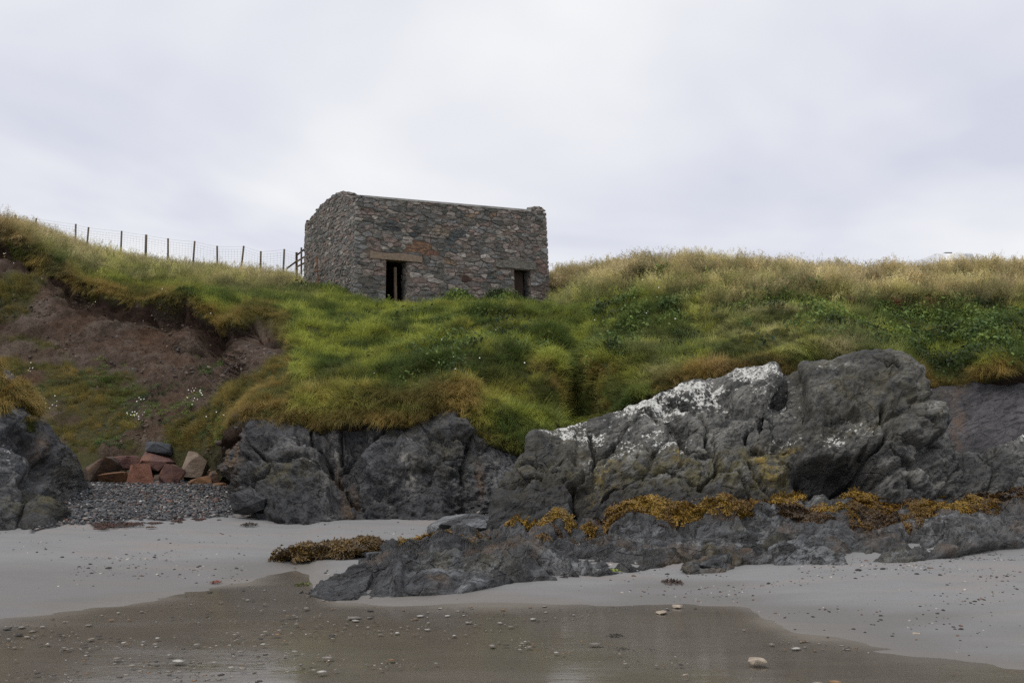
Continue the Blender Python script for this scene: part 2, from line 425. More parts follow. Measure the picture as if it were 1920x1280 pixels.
# ------------------------------------------------------------------ lofted ground and rock
def gsmooth(A, sig, axis):
    if sig <= 0: return A
    r = int(math.ceil(sig * 2.5)); k = np.exp(-0.5 * (np.arange(-r, r + 1) / sig) ** 2); k /= k.sum()
    pad = [(0, 0)] * A.ndim; pad[axis] = (r, r)
    B = np.pad(A, pad, mode='edge')
    o = np.zeros_like(A); n = A.shape[axis]
    for i, wv in enumerate(k):
        sl = [slice(None)] * A.ndim; sl[axis] = slice(i, i + n); o += wv * B[tuple(sl)]
    return o
def loft(curves, xs, counts, su=1.0, sv=1.0):
    rows = []
    for c in curves:
        a = np.array(c, float)
        py = gsmooth(np.interp(xs, a[:, 0], a[:, 1]), su, 0); d = gsmooth(np.interp(xs, a[:, 0], a[:, 2]), su * 2, 0)
        rows.append(P(xs, py, d))
    return loft_rows(rows, counts, sv)
def loft_rows(rows, counts, sv=1.0):
    out_ = []; seg = []
    for k, n in enumerate(counts):
        for i in range(n):
            t = i / n; out_.append(rows[k] * (1 - t) + rows[k + 1] * t); seg.append(k + t)
    out_.append(rows[-1]); seg.append(float(len(counts)))
    V = np.array(out_)
    S = gsmooth(V, sv, 0)
    S[0] = V[0]; S[-1] = V[-1]
    return S, np.array(seg)
def pxspace(a, b, step, extra=()):
    return np.unique(np.concatenate([np.arange(a, b + step, step)] + [np.asarray(e, float) for e in extra]))

# ---- the beach
def build_beach():
    xs = pxspace(-200, 2120, 8, [np.linspace(-2600, -220, 30), np.linspace(2140, 4600, 30)])
    ys = np.concatenate([np.linspace(4.2, 6.4, 30), np.geomspace(6.45, 24, 190)])
    PX, Y = np.meshgrid(xs, ys)
    X = (PX - 960) / F * Y * 1.0
    px = PX
    Z = sand_z(px, Y)
    V = np.stack([X, Y, Z], -1)
    q = V * np.array([.7, 1.8, 0])
    dpool = Y - pool_y(px)
    amp = sstep(0.0, 1.5, dpool)
    V[..., 2] += amp * (0.02 * fbm(q, 3, 3) + 0.006 * fbm(q * 5, 5, 2)) + (1 - amp) * 0.004 * fbm(q * 3, 9, 2)
    ppx, ppy = proj(V)
    # shingle bank in the cove
    sh_poly = [(60, 998), (120, 985), (240, 980), (330, 974), (445, 964), (470, 940), (440, 900), (160, 900), (60, 960)]
    nzz = fbm(V * np.array([3, 3, 0]), 21, 3)
    ppyw = ppy + 5 * nzz
    shingle = inpoly(ppx, ppyw, sh_poly).astype(float)
    sh2 = inpoly(ppx + 25 * nzz, ppyw, [(860, 950), (985, 925), (985, 950), (930, 985), (850, 965)]).astype(float) * .5
    V[..., 2] += gsmooth(gsmooth(shingle, 2, 0), 2, 1) * 0.05
    wet = 1 - sstep(-0.35, 0.35, dpool + 0.35 * fbm(q * 1.2, 31, 3))
    wet = np.maximum(wet, .8 * blob(ppx, ppy, 575, 1080, 45, 40))
    damp = 1 - sstep(0.2, 1.8, dpool + .8 * fbm(q * .8, 33, 3))
    damp = np.maximum(damp, .75 * sstep(560, 300, ppx) * sstep(1040, 1075, ppy))
    debris = np.maximum(blob(ppx, ppy, 200, 1060, 330, 34), .9 * blob(ppx, ppy, 420, 1085, 120, 18))
    debris = np.maximum(debris, .75 * sstep(1150, 1500, ppx) * sstep(1190, 1080, ppy))
    o = grid_mesh('beach_sand', V, dict(wet=wet, damp=damp, shingle=np.maximum(shingle, sh2), debris=debris), M['sand'])
    tag(o, 'pale grey sand beach with a damp lower edge and shingle bank in the cove', None, None, 'structure')
    # seabed apron towards and behind the camera, and out to both sides (lower sheet)
    vs = [(-400, 4.4, -.06), (400, 4.4, -.06), (400, -400, -2.5), (-400, -400, -2.5)]
    o2 = mesh_obj('foreshore_sand', vs, [(0, 3, 2, 1)], M['sand']); tag(o2, kind='structure')
    xw = np.unique(np.concatenate([xs, np.linspace(-9000, 11000, 30)])); yw = np.concatenate([[-.0], np.linspace(.5, 13, 130)])
    PW, YW = np.meshgrid(xw, yw); W_ = np.stack([(PW - 960) / F * YW, YW, np.zeros_like(YW)], -1)
    W_[0] = W_[1]; W_[0, :, 1] = -400; W_[0, :, 0] = np.linspace(-600, 600, len(xw))
    dw = YW - pool_y(PW)
    film = sstep(.25, -.55, dw + .3 * fbm(W_ * np.array([.9, 2.2, 0]), 35, 3)); film[0] = 1
    o3 = grid_mesh('shallow_water', W_, dict(film=film), M['water']); tag(o3, 'still film of shallow water over wet sand', None, None, 'structure')
    return V
BEACH = build_beach()

# ---- hillside: (px, py, depth) curves from toe to plateau
LIP = [(-600, 860, 21.5), (0, 860, 21.4), (160, 852, 21.2), (300, 846, 21.0), (395, 842, 20.4), (418, 830, 18.6), (436, 786, 16.9), (470, 780, 16.4), (560, 792, 16.0),
       (600, 806, 15.9), (640, 792, 15.9), (700, 786, 15.9), (760, 796, 15.9), (820, 768, 16.0), (860, 762, 16.1), (880, 800, 16.0), (920, 826, 16.0), (985, 850, 16.1),
       (1010, 815, 16.6), (1060, 800, 17.4), (1110, 785, 17.8), (1180, 752, 17.4), (1240, 726, 17.0), (1340, 704, 16.8), (1440, 690, 16.7), (1480, 694, 16.7), (1520, 684, 16.8),
       (1600, 668, 17.0), (1680, 668, 17.4), (1715, 700, 17.9), (1740, 728, 18.0), (1800, 722, 18.0), (1860, 706, 17.8), (1920, 694, 17.6), (2600, 690, 17.4)]
lx = np.array([p[0] for p in LIP]); 
def lip_toe():
    r = []
    for (x, y, d) in LIP:
        if x < 410: r.append((x, 912, 20.6))
        else: r.append((x, y + 70, d + .9))
    return r
MID = [(-600, 640, 27.5), (0, 650, 27.2), (120, 655, 27.0), (300, 664, 26.6), (380, 670, 26), (430, 690, 24.5), (470, 690, 20.0), (520, 690, 19.2), (600, 680, 19.2), (800, 668, 19.4),
       (960, 672, 19.8), (1030, 690, 20.4), (1080, 700, 21.4), (1130, 680, 21.2), (1250, 638, 20.4), (1450, 610, 19.8), (1600, 606, 20.2), (1750, 620, 20.8), (1920, 600, 20.6), (2600, 590, 20.6)]
SCARP = [(-600, 400, 31), (0, 432, 30.6), (50, 462, 30.2), (110, 505, 29.9), (150, 540, 29.6), (200, 548, 29.2), (270, 560, 28.8), (350, 562, 28.4), (378, 585, 27.8), (420, 606, 27.0),
         (455, 586, 26.4), (500, 582, 25.8), (530, 600, 25.0), (560, 606, 24.6), (640, 600, 24.8), (800, 592, 25.2), (900, 590, 25.6), (1000, 592, 26.2), (1100, 568, 26.6), (1200, 540, 25.2),
         (1300, 530, 24.4), (1450, 540, 23.8), (1600, 545, 24.2), (1750, 545, 24.6), (1920, 540, 24.6), (2600, 530, 24.6)]
TERR = [(-600, 400, 39), (0, 428, 38), (100, 463, 37.5), (200, 493, 37), (400, 530, 35), (540, 553, 33.5), (620, 570, 32.6), (680, 578, 31.6), (740, 581, 31.6), (850, 584, 31.8), (960, 584, 33), (1010, 591, 34.2), (1035, 582, 35.2), (1100, 555, 33), (1200, 525, 29.4), (1300, 515, 27), (1450, 525, 26.4), (1600, 538, 26.8), (1750, 538, 27), (1920, 532, 27.4), (2600, 520, 27.4)]
SKYL = [(-600, 394, 49), (0, 430, 48), (60, 446, 48), (130, 470, 48), (220, 489, 48), (300, 503, 47.5), (400, 514, 47), (500, 523, 46), (560, 528, 43), (600, 532, 41), (680, 522, 43), (760, 525, 43), (960, 525, 43), (1040, 522, 42), (1100, 515, 37), (1150, 510, 33), (1200, 509, 31), (1300, 509, 30), (1450, 519, 29.4), (1550, 530, 29.8), (1650, 535, 30.5), (1750, 532, 30.8), (1850, 529, 31.4), (1890, 528, 31.6), (1920, 523, 32), (2600, 520, 32)]
SOIL_POLY = [(-600, 440), (0, 437), (40, 455), (105, 500), (150, 545), (205, 552), (270, 566), (350, 568), (376, 592), (418, 612), (458, 592), (500, 588), (534, 602), (532, 648), (505, 690), (462, 715),
             (418, 735), (330, 735), (250, 715), (150, 700), (100, 640), (0, 632), (-600, 640)]
TALUS_POLY = [(-600, 560), (0, 560), (110, 620), (250, 650), (440, 680), (420, 760), (420, 900), (150, 915), (-600, 915)]

# hut frame (needed to level its floor): near corner, front direction, side direction
HUT_A = P(670, 367, 34.0); HT = math.radians(27)
HD = np.array([math.cos(HT), math.sin(HT), 0]); HE = np.array([-math.sin(HT), math.cos(HT), 0])
HUT_W = 6.7
def front_s(px):            # distance along the front wall where it crosses pixel column px
    k = (px - 960) / F * 1.0
    lo, hi = -1.0, 12.0
    for _ in range(50):
        mid = (lo + hi) / 2
        q = HUT_A + HD * mid; q = np.array([q[0], q[1], 6.5])
        if proj(q)[0] < px: lo = mid
        else: hi = mid
    return lo
HUT_L = front_s(1023)
def front_z(px, py):
    q = HUT_A + HD * front_s(px)
    return P(px, py, q[1])[2]
HUT_FLOOR = front_z(742, 564)

def build_hill():
    xs = pxspace(-60, 1980, 5, [np.linspace(-600, -80, 14), np.linspace(2000, 2600, 14)])
    rows = []
    for c in (lip_toe(), LIP, MID, SCARP, TERR, SKYL):
        a = np.array(c, float)
        py = gsmooth(np.interp(xs, a[:, 0], a[:, 1]), 1.2, 0); d = gsmooth(np.interp(xs, a[:, 0], a[:, 2]), 2.0, 0)
        rows.append(P(xs, py, d))
    S = rows[-1]
    k6 = S.copy(); y6 = np.interp(xs, [0, 600, 1100, 1300], [70, 70, 62, 60]); k6[:, 0] *= y6 / S[:, 1]; k6[:, 1] = y6
    k6[:, 2] = np.interp(xs, [-600, 0, 500, 900, 1200, 2600], [13.5, 12.2, 9.6, 8.8, 9.1, 9.3])
    mid6 = (S * .55 + k6 * .45); mid6[:, 2] -= .35
    k7 = k6.copy(); k7[:, :2] *= 9; k7[:, 2] = 9.0
    rows += [mid6, k6, k7]
    V, seg = loft_rows(rows, [8, 70, 58, 54, 44, 10, 6, 6], 2.2)
    px0, py0 = proj(V)
    n = normals(V)
    segm = np.repeat(seg[:, None], len(xs), 1)
    # masks from the photograph's outlines
    nq = fbm(V * 1.1, 41, 4)
    soil = inpoly(px0 + 10 * nq, py0 + 8 * nq, SOIL_POLY).astype(float)
    lip_d = np.interp(px0, [p[0] for p in SCARP], [p[1] for p in SCARP])
    tal = inpoly(px0 + 12 * nq, py0 + 10 * nq, TALUS_POLY).astype(float)
    up_left = blob(px0, py0, 30, 560, 110, 55)
    bare = fbm(V * .9, 47, 4)
    soil = np.where((soil > 0) & (up_left > .45) & (bare > -.15), .25, soil)
    soil = np.maximum(soil, tal * np.where(bare + .5 * blob(px0, py0, 330, 700, 90, 50) - .55 * blob(px0, py0, 200, 665, 60, 25) - .6 * blob(px0, py0, 390, 800, 55, 40) > .24, .95, .25))
    low = (segm < .97) & (px0 > 425)
    soil = np.where(low, 1.0, soil)
    soil = gsmooth(gsmooth(soil, .8, 0), .8, 1)
    # relief
    land = sstep(0.9, 1.2, segm) * (1 - sstep(5.0, 5.4, segm))
    scar = soil * (px0 < 560)
    lumps = 0.24 * fbm(V * .55, 51, 3) + 0.20 * (1 - np.abs(fbm(V * 1.3, 53, 3))) - .06 + 0.06 * fbm(V * 3.6, 55, 3)
    lumps *= np.where(px0 < 545, np.where(segm > 3, .75, .6), 1.0) * (1 - .6 * sstep(4.2, 4.9, segm))
    bank = 0.32 * fbm(V * .33, 57, 2) * sstep(1.1, 1.6, segm) * (1 - sstep(2.9, 3.4, segm)) * (px0 > 560)
    rough_soil = (0.13 * ridged(V * np.array([1.0, 1.0, 1.3]), 61, 6, .6) + .08 * fbm(V * 5.5, 62, 4, .65)) * (1 - .6 * blob(px0, py0, 490, 640, 60, 60))
    near_hut = blob(px0, py0, 850, 560, 260, 30)
    disp = land * (lumps * (1 - .55 * near_hut) + bank) * (1 - scar) + scar * rough_soil
    # knolls and the gully of the bank
    for (cx, cy, rx, ry, a) in ((1030, 655, 38, 26, .35), (1018, 730, 40, 40, .35), (1075, 745, 26, 45, -.7), (1120, 760, 40, 30, -.55), (1150, 690, 45, 18, .25), (960, 640, 40, 18, .2), (1260, 628, 40, 16, .25),
                                (1120, 700, 30, 14, .2), (860, 566, 34, 12, .28), (935, 572, 24, 8, .2), (700, 620, 60, 16, .2), (1010, 575, 22, 10, .2), (470, 640, 40, 40, .2)):
        disp += a * blob(px0, py0, cx, cy, rx, ry) * (segm > 1)
    # sod overhang: the soil face is cut back under the turf edge
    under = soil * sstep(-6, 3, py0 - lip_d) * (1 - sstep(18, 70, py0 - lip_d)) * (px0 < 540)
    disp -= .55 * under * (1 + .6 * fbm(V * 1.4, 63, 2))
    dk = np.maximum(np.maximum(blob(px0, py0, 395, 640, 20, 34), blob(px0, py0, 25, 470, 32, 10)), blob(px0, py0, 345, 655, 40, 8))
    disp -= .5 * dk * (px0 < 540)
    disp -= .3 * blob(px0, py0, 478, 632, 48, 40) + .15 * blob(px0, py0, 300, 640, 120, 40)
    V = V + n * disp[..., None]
    soil_shade = np.clip(under * 1.25 * sstep(-.3, .25, fbm(V * 1.1, 65, 3) + .25) + dk * .9, 0, 1) * (px0 < 545)  # shade below the turf edge and in recesses, put into the soil colour
    soil_shade = np.maximum(soil_shade, .8 * blob(px0, py0, 1110, 770, 40, 25) + .7 * low)  # gully recess and hidden skirt painted dark as well
    # level floor inside the hut
    rel = V - HUT_A; s = rel @ HD; t = rel @ HE
    inside = (s > .25) & (s < HUT_L - .25) & (t > .25) & (t < HUT_W - .25)
    V[..., 2] = np.where(inside, np.minimum(V[..., 2], HUT_FLOOR - .12), V[..., 2])
    apron = (t > -1.6) & (t <= .25) & (s > -1) & (s < HUT_L + .5)
    V[..., 2] = np.where(apron, np.minimum(V[..., 2], HUT_FLOOR - .34 + .08 * t + .30 * blob(s, t, 3.4, -1.0, .8, 1.0) - .1 * sstep(0, .5, s) ), V[..., 2])
    o = grid_mesh('hillside', V, dict(soil=soil, soil_shade=np.clip(soil_shade, 0, 1)), M['hill'])
    tag(o, 'grassy coastal slope with a slumped brown earth scar', None, None, 'structure')
    return V, soil, segm, px0, py0, inside
HILL, HSOIL, HSEG, HPX, HPY, HIN = build_hill()

# ---- rock relief from hand-placed blocks
def blocks(px, py, seeds, warp=7, ang=25, aniso=1.5, seed=3, edge_w=6.0, round_w=16.0):
    """seeds: (px, py, push, tilt_x, tilt_y). Returns offset (m), distance to the nearest joint (px)"""
    q = np.stack([px / 34, py / 34, np.zeros_like(px)], -1)
    wx = px + warp * fbm(q, seed, 4); wy = py + warp * fbm(q + 40, seed + 3, 4)
    ca, sa = math.cos(math.radians(ang)), math.sin(math.radians(ang))
    d1 = np.full(px.shape, 1e9); d2 = d1.copy(); i1 = np.zeros(px.shape, int)
    S = np.array(seeds, float)
    for k, (sx, sy) in enumerate(S[:, :2]):
        ax = wx - sx; ay = wy - sy
        u = ax * ca - ay * sa; v = (ax * sa + ay * ca) * aniso
        d = np.sqrt(u * u + v * v)
        m = d < d1
        d2 = np.where(m, d1, np.minimum(d2, d)); i1 = np.where(m, k, i1); d1 = np.where(m, d, d1)
    e = (d2 - d1) * .5
    s = S[i1]
    # neighbouring blocks blend over a few pixels
    num = 0; den = 0
    for k, q in enumerate(S):
        ax = wx - q[0]; ay = wy - q[1]
        u = ax * ca - ay * sa; v = (ax * sa + ay * ca) * aniso
        wk = np.exp(-(np.sqrt(u * u + v * v) - d1) / 5.0)
        num = num + wk * (q[2] + q[3] * ax / 100 + q[4] * ay / 100); den = den + wk
    return num / den, e
def facet(px, py, sx, sy, ang, seed, amp):
    """continuous planar facets: heights on a warped grid joined by flat triangles"""
    ca, sa = math.cos(math.radians(ang)), math.sin(math.radians(ang))
    q = np.stack([px / (sx * .8), py / (sx * .8), np.zeros_like(px)], -1)
    wx = px + sx * .22 * fbm(q, seed + 60, 3); wy = py + sy * .3 * fbm(q + 17, seed + 63, 3)
    u = (wx * ca - wy * sa) / sx; v = (wx * sa + wy * ca) / sy
    u = u + .5 * np.mod(np.floor(v), 2) * 0 + .35 * v
    i = np.floor(u).astype(np.int64); j = np.floor(v).astype(np.int64); fu = u - i; fv = v - j
    with np.errstate(over='ignore'):
        h = lambda a, b: _hash(a, b, np.zeros_like(a), seed) / 4294967295.0 * 2 - 1
        h00, h10, h01, h11 = h(i, j), h(i + 1, j), h(i, j + 1), h(i + 1, j + 1)
    low_ = h00 + (h10 - h00) * fu + (h01 - h00) * fv
    hi_ = h11 + (h01 - h11) * (1 - fu) + (h10 - h11) * (1 - fv)
    return amp * np.where(fu + fv < 1, low_, hi_)
def carve(px, py, lines, seed):
    """0..1 groove strength along hand-placed joints"""
    q = np.stack([px / 22, py / 22, np.zeros_like(px)], -1)
    wx = px + 4.0 * fbm(q, seed + 80, 3); wy = py + 4.0 * fbm(q + 31, seed + 83, 3)
    g = np.zeros(px.shape); wv = 2.6 + 1.6 * noise(q * .7, seed + 85)
    for L in lines:
        for (x0, y0), (x1, y1) in zip(L[:-1], L[1:]):
            ex, ey = x1 - x0, y1 - y0; t = np.clip(((wx - x0) * ex + (wy - y0) * ey) / (ex * ex + ey * ey), 0, 1)
            dd = np.hypot(wx - x0 - t * ex, wy - y0 - t * ey)
            g = np.maximum(g, np.exp(-(dd / wv) ** 2))
    return g
def rand_seeds(x0, x1, y0, y1, sx, sy, push, tilt, seed):
    r = np.random.default_rng(seed); L = []
    y = y0
    while y < y1:
        x = x0 + r.uniform(0, sx)
        while x < x1:
            L.append((x + r.normal(0, sx * .25), y + r.normal(0, sy * .25), r.normal(0, push), r.normal(0, tilt), r.normal(0, tilt))); x += sx * r.uniform(.6, 1.5)
        y += sy * r.uniform(.7, 1.3)
    return L
def rock_sheet(name, curves, xs, counts, seeds, mat, label, cat, big=1.0, fine=1.0, ang=25, aniso=1.5, seed=1, paint=None, sub=(40, 22), su=.8, sv=1.5, crack=.26, strat=None, fade=None, kind=None, extra=None, cracks=None, lift=0.0):
    V, seg = loft(curves, xs, counts, su, sv)
    px, py = proj(V); n = normals(V)
    segm = np.repeat(seg[:, None], len(xs), 1)
    off, e = blocks(px, py, seeds, 8, ang, aniso, seed)
    d = big * off + big * .035 * (1 - np.exp(-e / 7)) - .35 * crack * np.exp(-(e / 2.2) ** 2) * sstep(-.1, .45, fbm(V * .8, seed + 30, 2))
    if cracks: d -= crack * 1.25 * carve(px, py, cracks, seed)
    d += fine * (facet(px, py, 120, 70, ang, seed + 1, .20) + facet(px, py, 46, 24, ang + 12, seed + 2, .06) + facet(px, py, 19, 10, ang - 9, seed + 3, .036) + facet(px, py, 9, 4.5, ang + 6, seed + 4, .018))
    s2 = rand_seeds(xs[0], xs[-1], py.min(), py.max(), sub[0] * 1.6, sub[1] * 1.5, 0, 0, seed + 50)
    off2, e2 = blocks(px, py, s2, 10, ang + 8, aniso * 1.3, seed + 9)
    d -= fine * .05 * np.exp(-(e2 / 1.5) ** 2) * sstep(0, .4, fbm(V * 1.1, seed + 31, 2))
    R = strat if strat is not None else np.array([2.2, 2.2, 4.2])
    d += fine * (.045 * ridged(V * R, seed + 20, 6, .6) + .026 * fbm(V * 9, seed + 22, 4, .65))
    if extra is not None: d = d + extra(px, py, segm, V)
    d = d - np.mean(d) * .95 + lift
    if fade is not None: d = d * fade(px, py, segm)
    V2 = V + n * d[..., None]
    at = dict(lichen=np.zeros(px.shape), algae=np.zeros(px.shape), wet=np.zeros(px.shape), stain=np.zeros(px.shape), seep=np.zeros(px.shape), yellow=np.zeros(px.shape))
    if paint: at.update(paint(px, py, V2, normals(V2), e))
    at = {k: np.clip(v, 0, 1) for k, v in at.items()}
    o = grid_mesh(name, V2, at, mat)
    tag(o, label, cat, None, kind)
    return V2, segm, px, py

# big lichened outcrop on the right
OUT_TOP = [(880, 1004), (905, 985), (925, 945), (940, 912), (985, 852), (1000, 818), (1050, 804), (1085, 800), (1110, 789), (1180, 766), (1230, 742), (1290, 716), (1350, 709), (1400, 696), (1450, 691),
           (1464, 712), (1480, 706), (1500, 690), (1540, 679), (1600, 669), (1650, 661), (1688, 668), (1712, 694), (1735, 738), (1760, 788), (1782, 836), (1800, 856), (1850, 850), (1920, 828), (2400, 815)]
OUT_BASE = [(880, 1012), (950, 1004), (1000, 990), (1100, 976), (1200, 974), (1300, 968), (1400, 958), (1500, 946), (1600, 950), (1700, 940), (1790, 928), (1920, 908), (2400, 890)]
OUT_BD = [(880, 12.7), (950, 12.9), (1100, 13.0), (1300, 13.0), (1500, 13.3), (1700, 13.6), (1800, 14.1), (1920, 14.5), (2400, 14.6)]
OUT_TD = [(880, 13.1), (930, 13.8), (985, 14.6), (1100, 15.1), (1300, 15.6), (1450, 15.7), (1600, 15.8), (1690, 15.7), (1760, 15.4), (1800, 15.3), (1920, 15.9), (2400, 16)]
def build_outcrop():
    xs = pxspace(880, 1960, 1.8, [np.linspace(1975, 2400, 40)])
    tp = lambda x: curve(OUT_TOP, x); bp = lambda x: curve(OUT_BASE, x); bd = lambda x: curve(OUT_BD, x); td = lambda x: curve(OUT_TD, x)
    kx = np.unique(np.concatenate([[p[0] for p in OUT_TOP], [p[0] for p in OUT_BASE]]))
    c0 = [(x, bp(x) + 22, bd(x) - .05) for x in kx]
    c1 = [(x, bp(x), bd(x)) for x in kx]
    c2 = [(x, bp(x) * .55 + tp(x) * .45, bd(x) * .72 + td(x) * .28) for x in kx]
    c3 = [(x, bp(x) * .2 + tp(x) * .8, bd(x) * .32 + td(x) * .68) for x in kx]
    c4 = [(x, tp(x), td(x)) for x in kx]
    c5 = [(x, tp(x) + 5, td(x) + .55) for x in kx]
    c6 = [(x, tp(x) + 60, td(x) + 1.5) for x in kx]
    seeds = [(1040, 828, .05, 0, -.1), (1125, 812, -.05, .1, 0), (1010, 880, .02, -.2, .1), (960, 920, .05, 0, .2), (955, 965, .0, 0, .1), (1045, 885, .08, 0, .1), (1040, 940, .18, 0, .1), (1100, 925, -.22, .1, 0),
             (1200, 800, .12, 0, -.1), (1180, 860, .16, .2, .05), (1250, 850, .05, .1, 0), (1235, 925, .22, 0, .15), (1165, 935, .05, 0, 0), (1270, 745, .1, 0, -.2), (1330, 770, -.05, -.3, 0), (1400, 735, .12, .1, 0), (1310, 830, -.12, .2, .1),
             (1375, 800, -.03, 0, .2), (1300, 885, .1, 0, 0), (1365, 855, .12, 0, 0), (1375, 920, .16, 0, .1), (1430, 830, -.05, .1, 0), (1440, 885, .12, .1, .1), (1420, 930, .0, 0, .1), (1470, 775, -.2, 0, 0), (1500, 835, .1, .2, .1),
             (1560, 740, .25, -.1, 0), (1620, 700, .22, 0, 0), (1580, 830, .12, 0, .2), (1530, 905, -.45, .1, 0), (1595, 905, -.55, 0, -.2), (1680, 730, .22, .1, 0), (1700, 810, .18, .1, .05), (1660, 860, .15, -.2, .1), (1690, 920, .05, 0, .1),
             (1480, 935, -.1, 0, 0), (1760, 870, -.05, 0, 0), (1820, 885, .0, 0, 0), (1890, 850, .12, 0, -.1), (1900, 895, 0, 0, .1), (1990, 850, .1, 0, 0), (2100, 860, 0, 0, 0), (2220, 850, .1, 0, 0), (2340, 860, 0, 0, 0)]
    def paint(px, py, V, n, e):
        up = sstep(.25, .75, n[..., 2])
        t = tp(px); dtop = py - t
        lich = np.maximum.reduce([.95 * blob(px, py, 1220, 760, 110, 34), 1.0 * blob(px, py, 1300, 735, 90, 26), .9 * blob(px, py, 1420, 710, 60, 32), .85 * blob(px, py, 1080, 808, 70, 18), .85 * blob(px, py, 1250, 820, 60, 30),
                                  .75 * blob(px, py, 1170, 835, 50, 40), .7 * blob(px, py, 1450, 745, 50, 30), .7 * blob(px, py, 1470, 832, 40, 12), .7 * blob(px, py, 1560, 830, 45, 18), .55 * blob(px, py, 1610, 800, 60, 26),
                                  .45 * blob(px, py, 1560, 700, 70, 18), .75 * blob(px, py, 1905, 832, 30, 14), .5 * blob(px, py, 1120, 860, 60, 30)])
        lich = lich * (.55 + .45 * up)
        alg = np.maximum(1.0 * sstep(800, 880, py) * (1 - sstep(940, 970, py)) * (px < 1480), .45 * (px > 1480) * (px < 1740) * (1 - sstep(800, 880, py)))
        alg = np.maximum(alg, .8 * blob(px, py, 1050, 860, 70, 50))
        wet = np.maximum(sstep(880, 945, py + 26 * fbm(V * 1.3, 5, 4)), .85 * blob(px, py, 1570, 900, 90, 45))  # sea-washed foot; the undercut hollow's shade is painted in too
        wet = np.maximum(wet, .55 * sstep(.12, .5, fbm(V * .9, 7, 3)) * (lich < .25))
        wet = np.maximum(wet, .6 * blob(px, py, 1100, 920, 26, 40))  # shade inside the fissure, painted as dark colour
        wet = np.maximum(wet, .55 * sstep(1730, 1790, px) * sstep(835, 870, py))
        yel = np.maximum.reduce([blob(px, py, 1425, 865, 20, 14), .8 * blob(px, py, 1275, 850, 16, 10), .7 * blob(px, py, 1140, 870, 24, 12), .8 * blob(px, py, 1480, 850, 16, 10), .6 * blob(px, py, 1130, 920, 26, 12), .6 * blob(px, py, 1440, 890, 24, 20)])
        return dict(lichen=lich, algae=alg, wet=wet, yellow=yel)
    return rock_sheet('rock_outcrop', [c0, c1, c2, c3, c4, c5, c6], xs, [8, 66, 60, 36, 10, 10], seeds, M['outcrop'], 'large grey rock outcrop with white lichen above the golden seaweed', 'rock', 1.0, .9, 25, 1.25, 4, paint,
                      fade=lambda px, py, s: 1 - .65 * sstep(3.3, 4.2, s), cracks=[
        [(1468, 691), (1465, 737), (1432, 773), (1400, 802), (1389, 830)], [(1324, 797), (1340, 851), (1351, 878), (1313, 916), (1313, 943)], [(1351, 878), (1384, 911), (1411, 949)], [(1102, 867), (1075, 911), (1080, 960)],
        [(945, 897), (1005, 873), (1059, 857)], [(923, 927), (1005, 895), (1059, 878)], [(1113, 960), (1205, 895), (1248, 878), (1313, 911)], [(1102, 803), (1113, 846), (1151, 819), (1205, 775), (1270, 792)],
        [(1503, 873), (1530, 900), (1584, 900), (1649, 846), (1660, 813), (1649, 770)], [(1633, 683), (1655, 710), (1676, 713)], [(1655, 857), (1693, 878), (1709, 927)], [(1454, 867), (1503, 889)], [(1687, 781), (1725, 819), (1779, 840)],
        [(1270, 792), (1281, 824), (1346, 835)], [(1400, 873), (1427, 911), (1454, 943)], [(1113, 846), (1090, 880), (1060, 900)], [(1389, 830), (1430, 850), (1480, 845)], [(1230, 745), (1300, 760), (1330, 790)]])
OUTC = build_outcrop()

